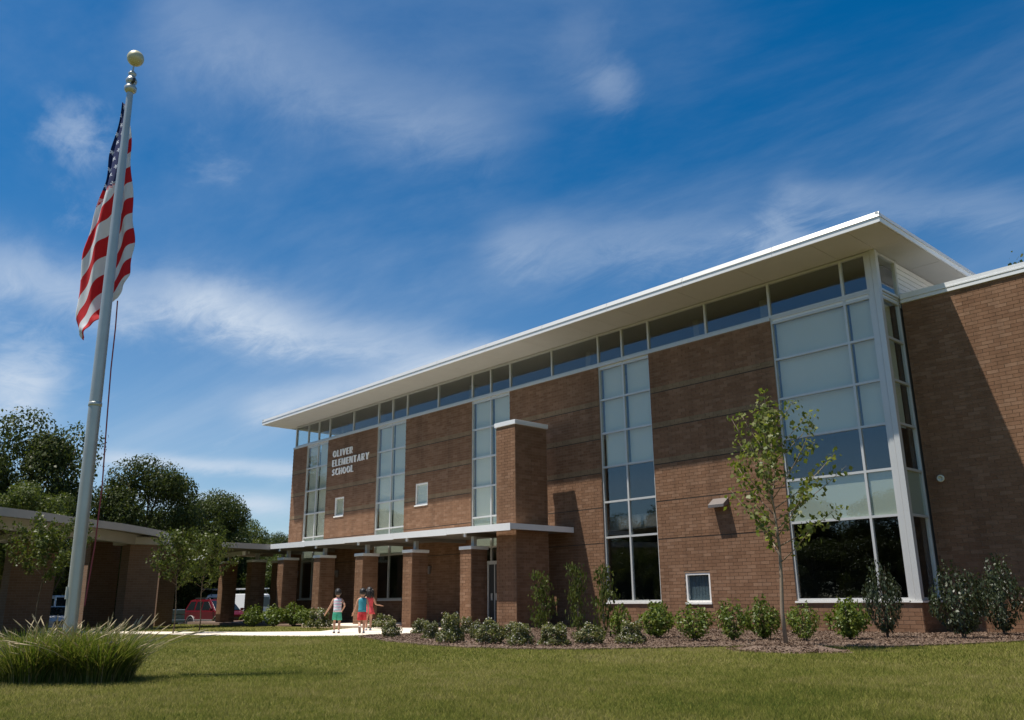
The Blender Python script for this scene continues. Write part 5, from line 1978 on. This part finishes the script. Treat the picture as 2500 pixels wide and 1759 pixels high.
LOT = -0.592
SUV_B = [(-2.25, .42), (-2.28, .95), (-2.2, 1.08), (1.0, 1.08), (2.02, 1.0), (2.22, .88), (2.24, .42), (1.9, .34), (-2.0, .34)]
SUV_C = dict(roof=[(-2.18, 1.06), (-1.78, 1.66), (-1.5, 1.70), (.10, 1.70), (.30, 1.66), (1.02, 1.06)],
             win=[[(-1.96, 1.14), (-1.66, 1.58), (-1.16, 1.58), (-1.16, 1.14)], [(-1.02, 1.14), (-.98, 1.58), (-.42, 1.58), (-.42, 1.14)], [(-.32, 1.14), (-.32, 1.58), (.14, 1.58), (.72, 1.14)]],
             ends=[(.99, 1.12, .33, 1.62), (-2.13, 1.16, -1.82, 1.60)])
p0, p1 = at_r(455, 1525, 53.5), at_r(604, 1525, 52.5)
c = (p0+p1)/2
car('parked_car', (c[0], c[1], LOT), math.atan2(p1[1]-p0[1], p1[0]-p0[0])-0.72, 4.5, 1.74, SUV_B, SUV_C, 'car_red', .36, (-1.36, 1.36),
    'dark red four door sport utility car parked behind the far brick piers', 'car_trim', (-1.6, .1))
VAN_B = [(-2.6, .45), (-2.62, 1.10), (1.9, 1.12), (2.45, 1.02), (2.55, .85), (2.55, .45), (2.2, .36), (-2.4, .36)]
VAN_C = dict(roof=[(-2.6, 1.10), (-2.55, 1.98), (-2.4, 2.05), (1.1, 2.05), (1.3, 1.98), (1.95, 1.10)],
             win=[[(.35, 1.20), (.35, 1.85), (1.15, 1.85), (1.62, 1.20)], [(-.9, 1.25), (-.9, 1.85), (.2, 1.85), (.2, 1.25)]],
             ends=[(1.92, 1.16, 1.33, 1.92), (-2.59, 1.25, -2.56, 1.85)])
p = at_r(560, 1520, 60)
vn = car('work_van', (p[0], p[1], LOT), head_to(p)+2.35, 5.1, 1.95, VAN_B, VAN_C, 'car_white', .36, (-1.6, 1.65), 'white work van with a ladder rack parked behind the red car', None, None, 'van')
lad = MB()
for y in (-.55, -.2, .2, .55):
    lad.tube([(-2.7, y, 2.38), (2.0, y, 2.38)], [.03, .03], 6)
for k in range(12):
    lad.tube([(-2.6+k*.4, -.55, 2.38), (-2.6+k*.4, -.2, 2.38)], [.02, .02], 5)
    lad.tube([(-2.6+k*.4, .2, 2.38), (-2.6+k*.4, .55, 2.38)], [.02, .02], 5)
lad.build('ladder', 'rim', vn)
rk = MB()
for x in (-2.2, -.6, .9):
    rk.tube([(x, -.85, 1.95), (x, -.8, 2.32), (x, .8, 2.32), (x, .85, 1.95)], [.025]*4, 6)
rk.build('ladder_rack', 'dark_metal', vn)
SED_B = [(-2.2, .40), (-2.24, .86), (-2.1, .96), (1.0, .96), (1.95, .84), (2.18, .70), (2.2, .40), (1.9, .26), (-1.9, .26)]
SED_C = dict(roof=[(-1.75, .94), (-1.05, 1.38), (-.8, 1.42), (.15, 1.42), (.35, 1.38), (1.15, .94)],
             win=[[(-1.45, 1.0), (-.98, 1.32), (-.42, 1.32), (-.42, 1.0)], [(-.34, 1.0), (-.34, 1.32), (.18, 1.32), (.82, 1.0)]],
             ends=[(1.12, .98, .38, 1.36), (-1.70, .98, -1.08, 1.35)])
p = at_r(140, 1530, 52)
car('parked_car', (p[0], p[1], LOT), head_to(p)-1.45, 4.4, 1.72, SED_B, SED_C, 'car_silver', .31, (-1.32, 1.36),
    'silver sedan facing the lawn in the gap beside the flagpole', None, None, 'car', .24)
p = at_r(150, 1520, 62)
car('work_van', (p[0], p[1], LOT), head_to(p)-1.35, 5.1, 1.95, VAN_B, VAN_C, 'car_white', .36, (-1.6, 1.65), 'white van parked behind the silver sedan', None, None, 'van')
p = at_r(-12, 1530, 50)
car('parked_car', (p[0], p[1], LOT), head_to(p)-1.2, 4.4, 1.74, SUV_B, SUV_C, 'car_grey', .36, (-1.36, 1.36), 'dark grey sport utility car at the edge of the drop-off', None, None)
# small utility cart beside the red car
p = at_r(424, 1532, 51)
ut = tag(empty('utility_cart', (p[0], p[1], LOT), head_to(p)), 'grey utility cart with a white oval tank beside the red car', 'cart')
MB().box(-.50, .55, -.35, .35, .50, .66).build('bed', 'blue_grey_plastic', ut, bevel=.02)
for x in (-.22, .28):
    for z in (.662, .93):
        MB().box(x-.22, x+.22, -.28, .28, z, z+.25).build('crate', 'blue_grey_plastic', ut, bevel=.02)
MB().lathe([(.02, -.50), (.11, -.42), (.14, -.2), (.14, .2), (.11, .42), (.02, .50)], 16, (-.62, -.2, .78)).build('tank', 'car_white', ut, smooth=True)
MB().lathe([(.02, 0), (.09, .03), (.11, .10), (.07, .18), (.02, .20)], 12, (-.58, -.2, 1.30)).build('tank_cap', 'pink_plastic', ut, smooth=True)
for x in (-.35, .40):
    for y in (-.38, .38):
        wheel(ut, x, y, .25, .12)
SC.render.film_transparent = False
